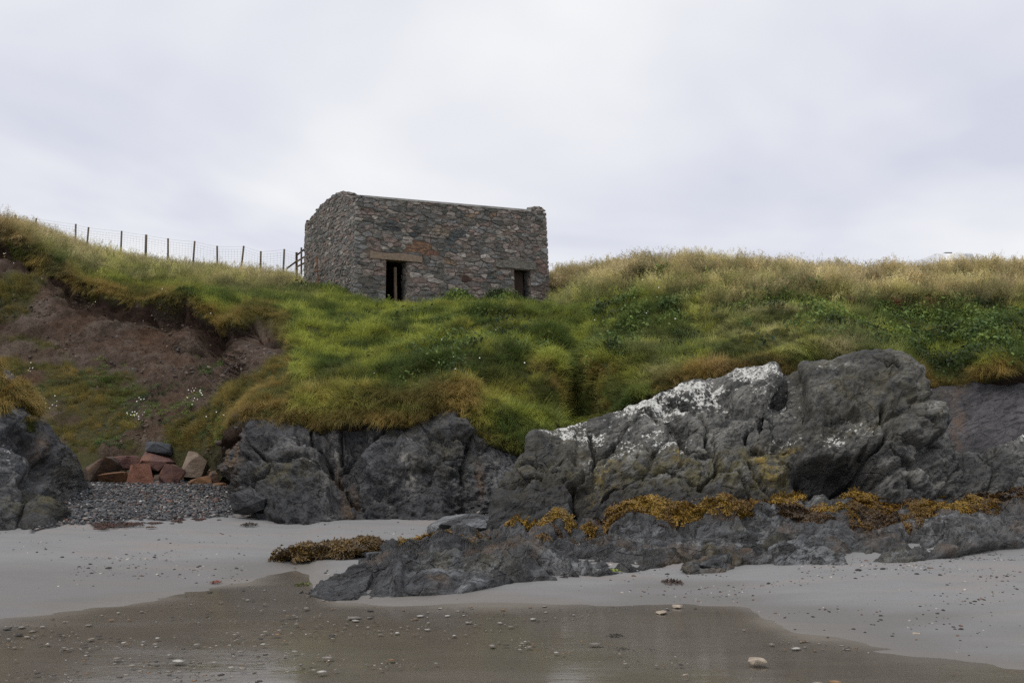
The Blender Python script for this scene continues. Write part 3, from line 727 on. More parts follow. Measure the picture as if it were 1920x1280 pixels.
# dark cliff below the turf, left of centre
CL_TOP = [(392, 835), (420, 815), (436, 775), (470, 770), (560, 782), (600, 795), (640, 782), (700, 778), (760, 786), (815, 764), (835, 755), (858, 757), (880, 790), (920, 815), (985, 838), (1040, 800)]
CL_BASE = [(392, 915), (420, 925), (436, 955), (450, 966), (480, 975), (540, 968), (620, 970), (700, 964), (800, 957), (900, 942), (985, 930), (1040, 930)]
def build_cliff():
    xs = pxspace(422, 1040, 1.7)
    kx = np.unique(np.concatenate([[p[0] for p in CL_TOP], [p[0] for p in CL_BASE]]))
    tp = lambda x: curve(CL_TOP, x); bp = lambda x: curve(CL_BASE, x)
    bd = lambda x: float(curve([(392, 20.4), (424, 18.6), (438, 15.9), (455, 14.9), (520, 14.6), (620, 14.7), (700, 14.8), (800, 15.0), (900, 15.2), (985, 15.4), (1040, 15.6)], x))
    td = lambda x: float(curve([(392, 20.6), (418, 19.0), (436, 17.2), (470, 16.7), (560, 16.3), (820, 16.3), (985, 16.4), (1040, 17)], x))
    c0 = [(x, bp(x) + 20, bd(x) - .02) for x in kx]
    c1 = [(x, bp(x), bd(x)) for x in kx]
    c2 = [(x, bp(x) * .5 + tp(x) * .5, bd(x) * .55 + td(x) * .45 - .05) for x in kx]
    c3 = [(x, tp(x), td(x)) for x in kx]
    c4 = [(x, tp(x) + 6, td(x) + .7) for x in kx]
    seeds = [(445, 850, .05, 0, 0), (480, 830, .25, -.1, .1), (520, 830, .28, .1, .1), (590, 840, .2, .1, 0), (620, 810, .0, 0, 0), (660, 815, -.3, 0, 0), (640, 860, -.05, 0, .1), (560, 890, .4, 0, .1), (500, 920, .3, 0, .1), (460, 935, .1, 0, 0),
             (595, 920, .42, .1, .1), (640, 925, .15, 0, .1), (540, 945, .35, 0, .1), (720, 805, .1, 0, 0), (720, 870, .25, .1, .1), (780, 850, .28, 0, 0), (840, 790, .3, 0, -.1), (840, 860, .25, 0, 0), (780, 925, .15, 0, .15), (700, 940, .1, 0, .1), (880, 910, .15, 0, .1),
             (920, 860, .1, 0, 0), (960, 890, .05, 0, 0), (905, 940, .05, 0, 0), (415, 880, .0, 0, 0)]
    def paint(px, py, V, n, e):
        seep = np.maximum.reduce([blob(px, py, 770, 895, 10, 34), .9 * blob(px, py, 757, 870, 10, 8), .8 * blob(px, py, 622, 825, 10, 36), .7 * blob(px, py, 618, 930, 9, 40), .7 * blob(px, py, 733, 930, 6, 34), .7 * blob(px, py, 930, 870, 6, 18), .5 * blob(px, py, 560, 850, 50, 24)])
        st = np.maximum.reduce([blob(px, py, 655, 935, 14, 34), .8 * blob(px, py, 905, 890, 8, 34), blob(px, py, 440, 855, 14, 60), .5 * blob(px, py, 625, 880, 14, 20)])
        alg = np.maximum.reduce([.8 * blob(px, py, 540, 905, 60, 22), .5 * blob(px, py, 760, 800, 60, 30), .35 * blob(px, py, 840, 850, 80, 60)])
        lich = np.maximum(.55 * blob(px, py, 590, 885, 40, 8), .3 * blob(px, py, 760, 830, 80, 20))
        wet = np.maximum.reduce([.5 * sstep(900, 965, py), .6 * blob(px, py, 470, 870, 26, 60), .7 * blob(px, py, 660, 830, 20, 26)])
        return dict(seep=seep, stain=st, algae=alg, lichen=lich, wet=wet)
    return rock_sheet('cliff_rock', [c0, c1, c2, c3, c4], xs, [8, 72, 64, 10], seeds, M['cliff'], 'low dark rock cliff with pale seep streaks below the bright green turf', 'rock', .85, 1.0, -35, 1.3, 14, paint, fade=lambda px, py, s: 1 - .9 * sstep(2.35, 3.0, s), cracks=[
        [(600, 840), (633, 890), (653, 920), (680, 957)], [(633, 867), (673, 853), (700, 833), (730, 800)], [(457, 787), (463, 833), (520, 887)], [(527, 890), (577, 880), (620, 890)], [(583, 800), (587, 833), (607, 850)], [(637, 800), (637, 853)], [(480, 920), (520, 900)], [(860, 780), (880, 830), (870, 900)]])
CLIFF = build_cliff()

# smooth slab on the far right
def build_slab():
    xs = pxspace(1700, 1960, 4, [np.linspace(1975, 2500, 40)])
    kx = [1700, 1740, 1800, 1860, 1920, 2500]
    tp = lambda x: float(curve([(1700, 715), (1740, 738), (1800, 730), (1860, 712), (1920, 694), (2500, 686)], x))
    c1 = [(x, 905, 16.7) for x in kx]; c2 = [(x, tp(x) - 6, 18.1) for x in kx]; c3 = [(x, tp(x) + 4, 18.8) for x in kx]
    seeds = rand_seeds(1690, 2500, 700, 900, 130, 110, .03, .03, 77)
    def paint(px, py, V, n, e):
        return dict(stain=.6 * blob(px, py, 1795, 790, 14, 60), algae=.4 * blob(px, py, 1765, 760, 20, 30), wet=.35 * blob(px, py, 1770, 840, 40, 40))
    return rock_sheet('slab_rock', [c1, c2, c3], xs, [60, 6], seeds, M['slab'], 'smooth purplish grey rock slab at the far right under the turf', 'rock', .8, .45, 15, 1.2, 24, paint, sub=(60, 30), crack=.08)
SLAB = build_slab()

# left rock with tufts
LR_TOP = [(-500, 610), (-40, 665), (0, 682), (30, 705), (50, 745), (80, 778), (105, 815), (125, 835), (145, 862), (162, 900), (172, 925), (180, 945)]
LR_BASE = [(-500, 1000), (0, 994), (60, 994), (105, 988), (112, 968), (140, 938), (162, 922), (180, 950)]
def build_left():
    xs = pxspace(-60, 180, 2.2, [np.linspace(-500, -70, 60)])
    kx = np.unique(np.concatenate([[p[0] for p in LR_TOP], [p[0] for p in LR_BASE]]))
    tp = lambda x: curve(LR_TOP, x); bp = lambda x: curve(LR_BASE, x)
    bd = lambda x: float(curve([(-500, 13.2), (0, 13.5), (80, 13.7), (105, 14.3), (120, 15.6), (140, 17), (162, 18.3), (180, 18.6)], x))
    td = lambda x: float(curve([(-500, 16.0), (0, 16.6), (50, 17.0), (80, 17.5), (105, 18), (145, 18.6), (162, 18.8), (180, 19)], x))
    c0 = [(x, bp(x) + 16, bd(x) - .02) for x in kx]
    c1 = [(x, bp(x), bd(x)) for x in kx]
    c2 = [(x, bp(x) * .6 + tp(x) * .4, bd(x) * .75 + td(x) * .25) for x in kx]
    c3 = [(x, bp(x) * .25 + tp(x) * .75, bd(x) * .35 + td(x) * .65) for x in kx]
    c4 = [(x, tp(x), td(x)) for x in kx]
    c5 = [(x, tp(x) + 40, td(x) + 1.2) for x in kx]
    seeds = [(10, 705, .1, 0, 0), (40, 760, .1, 0, 0), (0, 800, .1, 0, 0), (60, 800, .05, 0, 0), (85, 815, .1, 0, 0), (30, 840, -.15, 0, 0), (60, 860, -.2, 0, 0), (115, 870, .2, .1, 0), (130, 920, .15, 0, 0), (20, 890, .3, 0, .1), (15, 940, .25, 0, 0), (70, 960, .3, 0, .1),
             (60, 925, .0, 0, 0), (-60, 760, 0, 0, 0), (-120, 860, .2, 0, 0), (-200, 780, 0, 0, 0), (-180, 940, .2, 0, 0), (-300, 850, .1, 0, 0), (-400, 760, 0, 0, 0), (-400, 920, .1, 0, 0)]
    def paint(px, py, V, n, e):
        return dict(algae=np.maximum(.8 * blob(px, py, 65, 955, 60, 35), .6 * blob(px, py, 125, 880, 26, 40)), lichen=np.maximum(.5 * blob(px, py, 15, 860, 30, 40), .6 * blob(px, py, 10, 700, 26, 16)),
                    stain=.5 * blob(px, py, 75, 835, 12, 26), wet=np.maximum(.6 * blob(px, py, 45, 850, 50, 34), .4 * sstep(960, 990, py)), seep=.25 * blob(px, py, 125, 890, 20, 40))
    return rock_sheet('rock_bluff', [c0, c1, c2, c3, c4, c5], xs, [5, 46, 40, 26, 8], seeds, M['cliff'], 'dark stepped rock with golden grass tufts at the left edge', 'rock', .9, .8, -55, 1.4, 34, paint, sub=(30, 18), fade=lambda px, py, s: (1 - .75 * sstep(3.2, 4.0, s)) * (1 - .6 * sstep(110, 160, px)))
LEFT = build_left()

# foliated shore platform
LG_F = [(560, 1116), (590, 1119), (620, 1127), (700, 1121), (800, 1116), (862, 1113), (960, 1092), (1050, 1088), (1100, 1085), (1180, 1071), (1275, 1057), (1290, 1074), (1360, 1071), (1385, 1060), (1500, 1062), (1600, 1061), (1700, 1056), (1760, 1046), (1850, 1032), (1920, 1026), (2500, 1005)]
LG_C = [(560, 1116), (590, 1112), (615, 1092), (660, 1072), (700, 1058), (740, 1034), (790, 1022), (850, 1006), (900, 1000), (950, 996), (1000, 988), (1100, 980), (1300, 972), (1500, 950), (1700, 944), (1800, 930), (1920, 905), (2500, 890)]
def build_ledge():
    xs = pxspace(560, 1960, 2.0, [np.linspace(1975, 2500, 40)])
    kx = np.unique(np.concatenate([[p[0] for p in LG_F], [p[0] for p in LG_C]]))
    fp = lambda x: float(curve(LG_F, x)); cp = lambda x: float(curve(LG_C, x))
    fd = lambda x: float(G(np.array(float(x)), np.array(fp(x))))
    cd = lambda x: float(curve([(560, fd(560) + .1), (590, fd(590) + .3), (660, fd(660) + 1.2), (740, 11.3), (850, 12.1), (950, 12.8), (1100, 13.1), (1300, 13.1), (1500, 13.4), (1700, 13.7), (1800, 14.2), (1920, 14.6), (2500, 14.7)], x))
    c0 = [(x, fp(x) + 8, fd(x) - .04) for x in kx]
    c1 = [(x, fp(x), fd(x)) for x in kx]
    c2 = [(x, fp(x) * .62 + cp(x) * .38 - 3, fd(x) * .62 + cd(x) * .38) for x in kx]
    c3 = [(x, cp(x), cd(x)) for x in kx]
    c4 = [(x, cp(x) + 7, cd(x) + .6) for x in kx]
    seeds = rand_seeds(540, 2500, 980, 1130, 70, 20, .07, .05, 91) + [(1330, 1055, .14, 0, 0), (1310, 1015, .08, 0, 0), (1150, 1030, .06, 0, 0)]
    def extra(px, py, s, V):
        # tilted beds: a saw-tooth section across the strike, warped so that no two slabs match
        an_ = np.interp(px, [600, 900, 1300, 2000], [.95, .8, .45, .3])
        v = -np.sin(an_) * V[..., 0] + np.cos(an_) * V[..., 1]; u = np.cos(an_) * V[..., 0] + np.sin(an_) * V[..., 1]
        q = np.stack([u * .5, v * 1.3, u * 0], -1); wv_ = fbm(q, 71, 4, .55)
        saw = lambda t: (lambda f: np.where(f < .16, f / .16, (1 - f) / .84))(t - np.floor(t))
        a1 = .5 + .5 * noise(q * .8, 77); a2 = .5 + .5 * noise(q * 1.7, 78)
        return .22 * a1 * saw(v * 1.4 + 1.1 * wv_) + .085 * a2 * saw(v * 4.6 + 2.2 * wv_ + .6 * u) + .05 * fbm(V * np.array([1.1, 1.1, 0]), 73, 3) + .014 * ridged(np.stack([u * 3, v * 14, u * 0], -1), 79, 3, .6)
    def paint(px, py, V, n, e):
        return dict(wet=.85 * sstep(-.1, .45, fbm(V * 1.5, 81, 4) + .15), stain=.35 * sstep(.15, .5, fbm(V * 1.6, 83, 3)), algae=.45 * sstep(.1, .5, fbm(V * 1.4, 85, 3)), seep=.2 * sstep(1500, 1900, px))
    return rock_sheet('rock_platform', [c0, c1, c2, c3, c4], xs, [4, 76, 80, 10], seeds, M['ledge'], 'low dark foliated rock platform between the sand and the lichened outcrop', 'rock', .75, .5, 12, 2.6, 44, paint, sub=(34, 10), crack=.09, extra=extra, lift=.045,
                      fade=lambda px, py, s: sstep(.5, 1.25, s) * (.55 + .45 * sstep(620, 760, px)))
LEDGE = build_ledge()

# ------------------------------------------------------------------ the stone hut
def clip_half(poly, nx, ny, c):
    """keep nx*x + ny*y <= c"""
    r = []; n = len(poly)
    for i in range(n):
        a = poly[i]; b = poly[(i + 1) % n]
        da = nx * a[0] + ny * a[1] - c; db = nx * b[0] + ny * b[1] - c
        if da <= 0: r.append(a)
        if (da < 0 < db) or (db < 0 < da):
            t = da / (da - db); r.append((a[0] + (b[0] - a[0]) * t, a[1] + (b[1] - a[1]) * t))
    return r
def parea(p):
    return .5 * abs(sum(p[i][0] * p[(i + 1) % len(p)][1] - p[(i + 1) % len(p)][0] * p[i][1] for i in range(len(p))))
def voronoi_cells(seeds, bounds, an=1.0):
    """bounded Voronoi cells by half-plane clipping"""
    S = np.array(seeds); cells = []
    for i, (x, y) in enumerate(S):
        d = (S[:, 0] - x) ** 2 + ((S[:, 1] - y) * an) ** 2
        order = np.argsort(d)[1:22]
        poly = [(bounds[0], bounds[2]), (bounds[1], bounds[2]), (bounds[1], bounds[3]), (bounds[0], bounds[3])]
        for j in order:
            X, Yv = S[j]
            nx, ny = X - x, (Yv - y) * an * an
            c = (X * X - x * x + (Yv * Yv - y * y) * an * an) / 2
            poly = clip_half(poly, nx, ny, c)
            if len(poly) < 3: break
        cells.append(poly)
    return cells
def coursed_seeds(x0, x1, y0, y1, rng, big):
    pts = []; y = y0 + .05
    while y < y1 + .1:
        h = rng.choice([.08, .11, .14, .20]) if not big(y) else rng.choice([.11, .16, .24])
        x = x0 + rng.uniform(-.1, .2)
        while x < x1 + .1:
            wd = h * rng.uniform(1.3, 4.2)
            pts.append((x + rng.normal(0, .03), y + h / 2 + rng.normal(0, h * .13))); x += wd
        y += h
    return pts
def inset(poly, d):
    cx = sum(p[0] for p in poly) / len(poly); cy = sum(p[1] for p in poly) / len(poly)
    # clip by each edge moved inwards
    r = list(poly); n = len(poly)
    sgn = 1 if sum(poly[i][0] * poly[(i + 1) % n][1] - poly[(i + 1) % n][0] * poly[i][1] for i in range(n)) > 0 else -1
    for i in range(n):
        a = poly[i]; b = poly[(i + 1) % n]
        ex, ey = b[0] - a[0], b[1] - a[1]; L = math.hypot(ex, ey)
        if L < 1e-5: continue
        nx, ny = sgn * ey / L, -sgn * ex / L
        r = clip_half(r, nx, ny, nx * a[0] + ny * a[1] - d)
        if len(r) < 3: return []
    return r
def chaikin(p, f=.13):
    r = []; n = len(p)
    for i in range(n):
        a = p[i]; b = p[(i + 1) % n]
        L = math.hypot(b[0] - a[0], b[1] - a[1])
        if L < .03: r.append(((a[0] + b[0]) / 2, (a[1] + b[1]) / 2)); continue
        r.append((a[0] + (b[0] - a[0]) * f, a[1] + (b[1] - a[1]) * f)); r.append((b[0] + (a[0] - b[0]) * f, b[1] + (a[1] - b[1]) * f))
    return r
PALETTE = [((0.075, 0.080, 0.078), 5), ((0.095, 0.105, 0.108), 4), ((0.105, 0.090, 0.080), 5), ((0.150, 0.115, 0.098), 4), ((0.135, 0.085, 0.070), 2.5), ((0.060, 0.068, 0.062), 3), ((0.165, 0.145, 0.120), 2), ((0.115, 0.110, 0.100), 4), ((0.20, 0.185, 0.165), .8)]
def stone_verts(poly, to_world, rng, prot):
    """verts, faces of one stone proud of the wall face"""
    p = inset(poly, .007)
    if len(p) < 3 or parea(p) < .003: return None
    p = chaikin(p)
    if len(p) < 5: return None
    cx = sum(q[0] for q in p) / len(p); cy = sum(q[1] for q in p) / len(p)
    tx, ty = rng.normal(0, .06), rng.normal(0, .06)
    ring = []
    jit = [(rng.normal(0, .006), rng.normal(0, .006)) for _ in p]
    for sc_, dep in ((1.0, -.10), (.985, prot * .45), (.90, prot)):
        for (q, j) in zip(p, jit):
            x = cx + (q[0] - cx) * sc_ + j[0]; y = cy + (q[1] - cy) * sc_ + j[1]
            d = dep
            if dep > 0: d += tx * (x - cx) + ty * (y - cy) + rng.normal(0, .005)
            ring.append(to_world(x, y, d))
    ring.append(to_world(cx + rng.normal(0, .02), cy + rng.normal(0, .02), prot + rng.normal(0.004, .008)))
    n = len(p); f = []
    for k in range(2):
        for i in range(n):
            j = (i + 1) % n; f.append((k * n + i, k * n + j, (k + 1) * n + j, (k + 1) * n + i))
    for i in range(n): f.append((2 * n + i, 2 * n + (i + 1) % n, 3 * n))
    return ring, f
def colour_attr(m, cols_per_vert):
    at = m.attributes.new('stone_colour', 'FLOAT_COLOR', 'POINT')
    at.data.foreach_set('color', np.asarray(cols_per_vert, np.float32).reshape(-1))

def build_hut():
    rng = np.random.default_rng(5)
    base_c = HUT_A + HD * HUT_L / 2 + HE * HUT_W / 2
    root = empty('stone_hut', (base_c[0], base_c[1], HUT_FLOOR))
    tag(root, 'square rubble stone hut with two dark doorways on the grassy bank', 'hut')
    inv = np.array([base_c[0], base_c[1], HUT_FLOOR])
    zA = HUT_A[2]
    z_right = front_z(1000, 396)
    topz = lambda s: zA + (z_right - zA) * s / HUT_L
    zb = HUT_FLOOR - .45
    def W(s, t, z):
        s2 = s + .05 * (zA - z) * max(0, (s / HUT_L)) - .012 * (zA - z) * max(0, 1 - s / HUT_L)   # battered ends
        return HUT_A * np.array([1, 1, 0]) + HD * s2 + HE * t + np.array([0, 0, z]) - inv
    TH = .55
    # openings (s0, s1, top)
    d1 = (front_s(724), front_s(763), front_z(742, 488)); d2 = (front_s(960), front_s(990), front_z(975, 504))
    lint = (front_s(694), front_s(790), d1[2] + .0, d1[2] + .24)
    lint2 = (front_s(926), front_s(1001), d2[2], d2[2] + .30)
    # --- cores: prisms in the (s, z) or (t, z) plane
    def prism(bm, pts, f0, f1):
        a = [bm.verts.new(f0(*p)) for p in pts]; b = [bm.verts.new(f1(*p)) for p in pts]
        n = len(pts)
        bm.faces.new(a); bm.faces.new(b[::-1])
        for i in range(n): bm.faces.new((a[i], b[i], b[(i + 1) % n], a[(i + 1) % n]))
    fr0 = lambda s, z: W(s, 0.0, z); fr1 = lambda s, z: W(s, TH, z)
    bm = bmesh.new()
    L = HUT_L
    prism(bm, [(0, zb), (d1[0], zb), (d1[0], d1[2]), (0, d1[2])], fr0, fr1)
    prism(bm, [(d1[1], zb), (d2[0], zb), (d2[0], d1[2]), (d1[1], d1[2])], fr0, fr1)
    prism(bm, [(d2[1], zb), (L, zb), (L, d1[2]), (d2[1], d1[2])], fr0, fr1)
    prism(bm, [(d2[0], d2[2]), (d2[1], d2[2]), (d2[1], d1[2]), (d2[0], d1[2])], fr0, fr1) if d2[2] < d1[2] else None
    prism(bm, [(0, d1[2]), (L, d1[2]), (L, topz(L) - .03), (0, topz(0) - .03)], fr0, fr1)
    bmesh.ops.recalc_face_normals(bm, faces=bm.faces)
    front = bm_obj('front_wall', bm, M['mortar'], root)
    # side (gable) wall profile (t, z)
    def side_z(px, py):
        lo, hi = 0., 12.
        for _ in range(40):
            m_ = (lo + hi) / 2; q = HUT_A + HE * m_; q = np.array([q[0], q[1], 8.5])
            if proj(q)[0] > px: lo = m_
            else: hi = m_
        q = HUT_A + HE * lo
        return lo, P(px, py, q[1])[2]
    prof = [side_z(px, py) for px, py in ((667, 368), (661, 372), (655, 374), (648, 366), (640, 362), (632, 361), (624, 366), (614, 374), (605, 381), (598, 388), (591, 396), (583, 407), (579, 412), (574, 414), (570, 421))]
    prof[-1] = (HUT_W, prof[-1][1])
    pt = np.array([p[0] for p in prof]); pz = np.array([p[1] for p in prof])
    pt[0] = 0
    sd0 = lambda t, z: W(0.0, t, z); sd1 = lambda t, z: W(TH, t, z)
    bm = bmesh.new()
    poly = [(TH, zb), (HUT_W, zb)] + [(t, z - .03) for t, z in zip(pt[::-1], pz[::-1]) if t > TH] + [(TH, float(np.interp(TH, pt, pz)) - .03)]
    prism(bm, poly, sd0, sd1); bmesh.ops.recalc_face_normals(bm, faces=bm.faces)
    side = bm_obj('gable_wall', bm, M['mortar'], root)
    bm = bmesh.new()
    prism(bm, [(TH, zb), (L - TH, zb), (L - TH, zA - .05), (TH, zA - .05)], lambda s, z: W(s, HUT_W - TH, z), lambda s, z: W(s, HUT_W, z)); bmesh.ops.recalc_face_normals(bm, faces=bm.faces)
    bm_obj('back_wall', bm, M['mortar'], root)
    bm = bmesh.new()
    prism(bm, [(TH, zb), (HUT_W, zb), (HUT_W, topz(L) - .05), (TH, topz(L) - .05)], lambda t, z: W(L - TH, t, z), lambda t, z: W(L, t, z)); bmesh.ops.recalc_face_normals(bm, faces=bm.faces)
    bm_obj('far_wall', bm, M['mortar'], root)
    bm = bmesh.new()
    prism(bm, [(TH, HUT_FLOOR - .08), (L - TH, HUT_FLOOR - .08), (L - TH, HUT_FLOOR - .02), (TH, HUT_FLOOR - .02)], lambda s, z: W(s, TH, z), lambda s, z: W(s, HUT_W - TH, z)); bmesh.ops.recalc_face_normals(bm, faces=bm.faces)
    bm_obj('floor', bm, M['floor'], root)
    # cement cap that covers the roof and shows as a thin pale edge along the wall top
    bm = bmesh.new()
    prism(bm, [(.25, topz(.25) - .028), (L - .62, topz(L - .62) - .028), (L - .62, topz(L - .62) + .055), (.25, topz(.25) + .035)], lambda s, z: W(s, -.035, z), lambda s, z: W(s, HUT_W - .2, z)); bmesh.ops.recalc_face_normals(bm, faces=bm.faces)
    bm_obj('roof_slab', bm, M['cement'], root)
    # lintels
    def block(name, s0, s1, z0, z1, t0, t1, mat, parent, tilt=0.0, jit=.01):
        bm = bmesh.new()
        n = 6
        pts = [(s0 + (s1 - s0) * i / n, z0 + tilt * i / n + rng.normal(0, jit * .5)) for i in range(n + 1)] + [(s1 - (s1 - s0) * i / n, z1 + tilt * (1 - i / n) + rng.normal(0, jit)) for i in range(n + 1)]
        prism(bm, pts, lambda s, z: W(s, t0, z), lambda s, z: W(s, t1, z)); bmesh.ops.recalc_face_normals(bm, faces=bm.faces)
        bmesh.ops.bevel(bm, geom=[e for e in bm.edges], offset=.012, segments=1, affect='EDGES')
        return bm_obj(name, bm, mat, parent)
    tag(block('lintel', lint[0], lint[1], lint[2], lint[3], -.05, TH - .1, M['lintel'], root, -.02), 'long tan stone lintel over the wider doorway')
    l2 = tag(block('lintel', lint2[0], lint2[1], lint2[2], lint2[3], -.045, TH - .1, M['stone'], root, 0, .03), 'rough grey lintel over the right doorway')
    colour_attr(l2.data, [(0.16, 0.15, 0.13, 1)] * len(l2.data.vertices))
    # timbers standing in the doorways
    def beam(name, s, t, w_, d_, z0, z1, lean, mat, parent=root):
        bm = bmesh.new()
        pts = [(s, z0), (s + w_, z0), (s + w_ + lean, z1), (s + lean, z1)]
        prism(bm, pts, lambda a, z: W(a, t, z), lambda a, z: W(a, t + d_, z)); bmesh.ops.recalc_face_normals(bm, faces=bm.faces)
        return bm_obj(name, bm, mat, parent)
    sw = d1[1] - d1[0]
    beam('door_post', d1[0] + sw * .50, .16, .085, .09, HUT_FLOOR - .1, d1[2] - .22, -.03, M['wood'])
    sw2 = d2[1] - d2[0]
    beam('door_leaf', d2[0] + sw2 * .05, .40, sw2 * .8, .05, HUT_FLOOR - .1, d2[2] - .02, 0, M['darkwood'])
    # --- stones
    stones = []
    cols = [c for c, _ in PALETTE]; wts = np.array([w_ for _, w_ in PALETTE]); wts /= wts.sum()
    def pick(x, z):
        c = np.array(cols[rng.choice(len(cols), p=wts)]) * rng.uniform(1.0, 1.5)
        g = c.mean(); return (c * .5 + np.array([1.08, .99, .92]) * g * .5) * 1.42
    def add_wall(which, x0, x1, top, holes, toW, seeds, hand, parent):
        cells = voronoi_cells(seeds, (x0, x1, zb + .1, max(top(x0), top(x1), 0) + 2), 2.1)
        for c in cells:
            if len(c) < 3: continue
            cx = sum(p[0] for p in c) / len(c); cz = sum(p[1] for p in c) / len(c)
            c = [(x, min(z, top(x) + .02 + .03 * math.sin(x * 9))) for x, z in c]
            if parea(c) < .004: continue
            # cut openings
            ok = True
            for (a, b, z1, z0) in holes:
                if a < cx < b and z0 < cz < z1: ok = False; break
                xs_ = [p[0] for p in c]; zs_ = [p[1] for p in c]
                if max(xs_) > a and min(xs_) < b and max(zs_) > z0 and min(zs_) < z1:
                    opts = []
                    for cc in (clip_half(c, 1, 0, a), clip_half(c, -1, 0, -b), clip_half(c, 0, -1, -z1), clip_half(c, 0, 1, z0)):
                        if len(cc) >= 3: opts.append((parea(cc), cc))
                    if not opts: ok = False; break
                    c = max(opts)[1]
            if not ok or len(c) < 3: continue
            cx = sum(p[0] for p in c) / len(c); cz = sum(p[1] for p in c) / len(c)
            col = pick(cx, cz)
            for (hx, hz, r, hc) in hand:
                if math.hypot(cx - hx, (cz - hz) * 1.4) < r: col = np.array(hc) * rng.uniform(.9, 1.1)
            sv = stone_verts(c, toW, rng, rng.uniform(.008, .034))
            if sv is None: continue
            stones.append((parea(c) * (1.0 if which == 'front' else .33), which, sv, col, parent))
    hz = lambda px, py: (front_s(px), front_z(px, py))
    hand = [(*hz(783, 463), .42, (.20, .12, .075)), (*hz(812, 477), .2, (.17, .095, .07)), (*hz(827, 432), .25, (.24, .20, .16)), (*hz(845, 490), .25, (.22, .165, .115)), (*hz(888, 403), .2, (.25, .19, .14)), (*hz(920, 405), .2, (.19, .14, .10)),
            (*hz(733, 425), .3, (.075, .085, .088)), (*hz(778, 436), .22, (.06, .068, .072)), (*hz(855, 440), .3, (.085, .095, .098)), (*hz(838, 462), .3, (.09, .10, .10)), (*hz(713, 383), .15, (.17, .17, .15)), (*hz(878, 425), .16, (.30, .30, .29)), (*hz(845, 525), .25, (.18, .175, .17)),
            (*hz(700, 530), .5, (.12, .118, .112)), (*hz(877, 410), .14, (.19, .18, .16)), (*hz(665, 495), .2, (.10, .10, .098)), (*hz(868, 525), .12, (.07, .03, .025)), (*hz(915, 515), .22, (.075, .085, .08)), (*hz(935, 505), .22, (.14, .14, .135)), (*hz(1010, 500), .3, (.17, .12, .105)), (*hz(1015, 540), .3, (.14, .11, .10))]
    toF = lambda x, z, d: W(x, -d, z)
    toS = lambda x, z, d: W(-d, x, z)
    sf = coursed_seeds(-.05, L + .05, zb, zA + .2, rng, lambda y: y < HUT_FLOOR + 1.6)
    holes = [(d1[0], d1[1], d1[2], zb - 1), (d2[0], d2[1], d2[2], zb - 1), (lint[0] - .01, lint[1] + .01, lint[3], lint[2]), (lint2[0] - .01, lint2[1] + .01, lint2[3], lint2[2])]
    add_wall('front', -.05, L + .05, topz, holes, toF, sf, hand, front)
    ss = coursed_seeds(-.0, HUT_W + .02, zb, pz.max() + .2, rng, lambda y: False)
    add_wall('side', .0, HUT_W + .02, lambda t: float(np.interp(t, pt, pz)), [], toS, ss, [], side)
    # jamb faces of the doorways: stones on the visible right-hand reveals
    for (dd, nm) in ((d1, 'a'), (d2, 'b')):
        sj = coursed_seeds(0, TH - .03, zb, dd[2], rng, lambda y: True)
        cells = voronoi_cells(sj, (0.03, TH - .03, zb + .2, dd[2] - .01), 1.0)
        for c in cells:
            if len(c) < 3 or parea(c) < .01: continue
            sv = stone_verts(c, lambda x, z, d, e=dd[1]: W(e - d, x, z), rng, rng.uniform(.01, .035))
            if sv: stones.append((parea(c) * .2, 'front', sv, pick(0, 0) * .9, front))
    # crumbling stones along the wall tops
    tops = []
    for k in range(16):
        t_ = rng.uniform(.3, HUT_W - .2); tops.append((W(rng.uniform(.1, .4), t_, float(np.interp(t_, pt, pz)) - .01), rng.uniform(.10, .2)))
    for (px, dz, r_) in ((992, .03, .12), (997, .06, .17), (1004, .10, .2), (1011, .12, .2), (1019, .11, .18), (1003, .17, .15), (1009, .20, .16), (1015, .20, .15), (1020, .18, .13)):
        s_ = front_s(px); tops.append((W(s_, rng.uniform(.12, .35), topz(s_) + dz - .02), r_))
    s_ = .1
    for k in range(5): tops.append((W(.05 + k * .12, .2 + .05 * k, zA - .02), rng.uniform(.1, .16)))
    for (c, r_) in tops:
        bm = bmesh.new(); bmesh.ops.create_icosphere(bm, subdivisions=1, radius=1)
        sc_ = np.array([r_ * rng.uniform(.9, 1.5), r_ * rng.uniform(.8, 1.3), r_ * rng.uniform(.4, .65)])
        a = rng.uniform(0, 6.28); ca, sa = math.cos(a), math.sin(a)
        vs = []
        for v in bm.verts:
            q = np.array(v.co) * sc_ * (1 + rng.normal(0, .13)); vs.append(c + np.array([q[0] * ca - q[1] * sa, q[0] * sa + q[1] * ca, q[2]]))
        fs = [[v.index for v in f.verts] for f in bm.faces]; bm.free()
        stones.append((.2, 'top', (vs, fs), pick(0, 0), side if c[0] < -1 else front))
    stones.sort(key=lambda q: -q[0])
    rest = {'front': ([], [], [], front), 'side': ([], [], [], side)}
    for k, (ar, which, (vs, fs), col, par) in enumerate(stones):
        if k < 295:
            o = mesh_obj('stone', vs, fs, M['stone'], par); colour_attr(o.data, [(*col, 1)] * len(vs))
        else:
            R = rest['side' if par is side else 'front']; b = len(R[0])
            R[0].extend(vs); R[1].extend([tuple(i + b for i in f) for f in fs]); R[2].extend([(*col, 1)] * len(vs))
    for k, (vs, fs, cs, par) in rest.items():
        if vs:
            o = mesh_obj('small_stones', vs, fs, M['stone'], par); colour_attr(o.data, cs); o['kind'] = 'stuff'
    print('hut stones', len(stones))
    return root
build_hut()

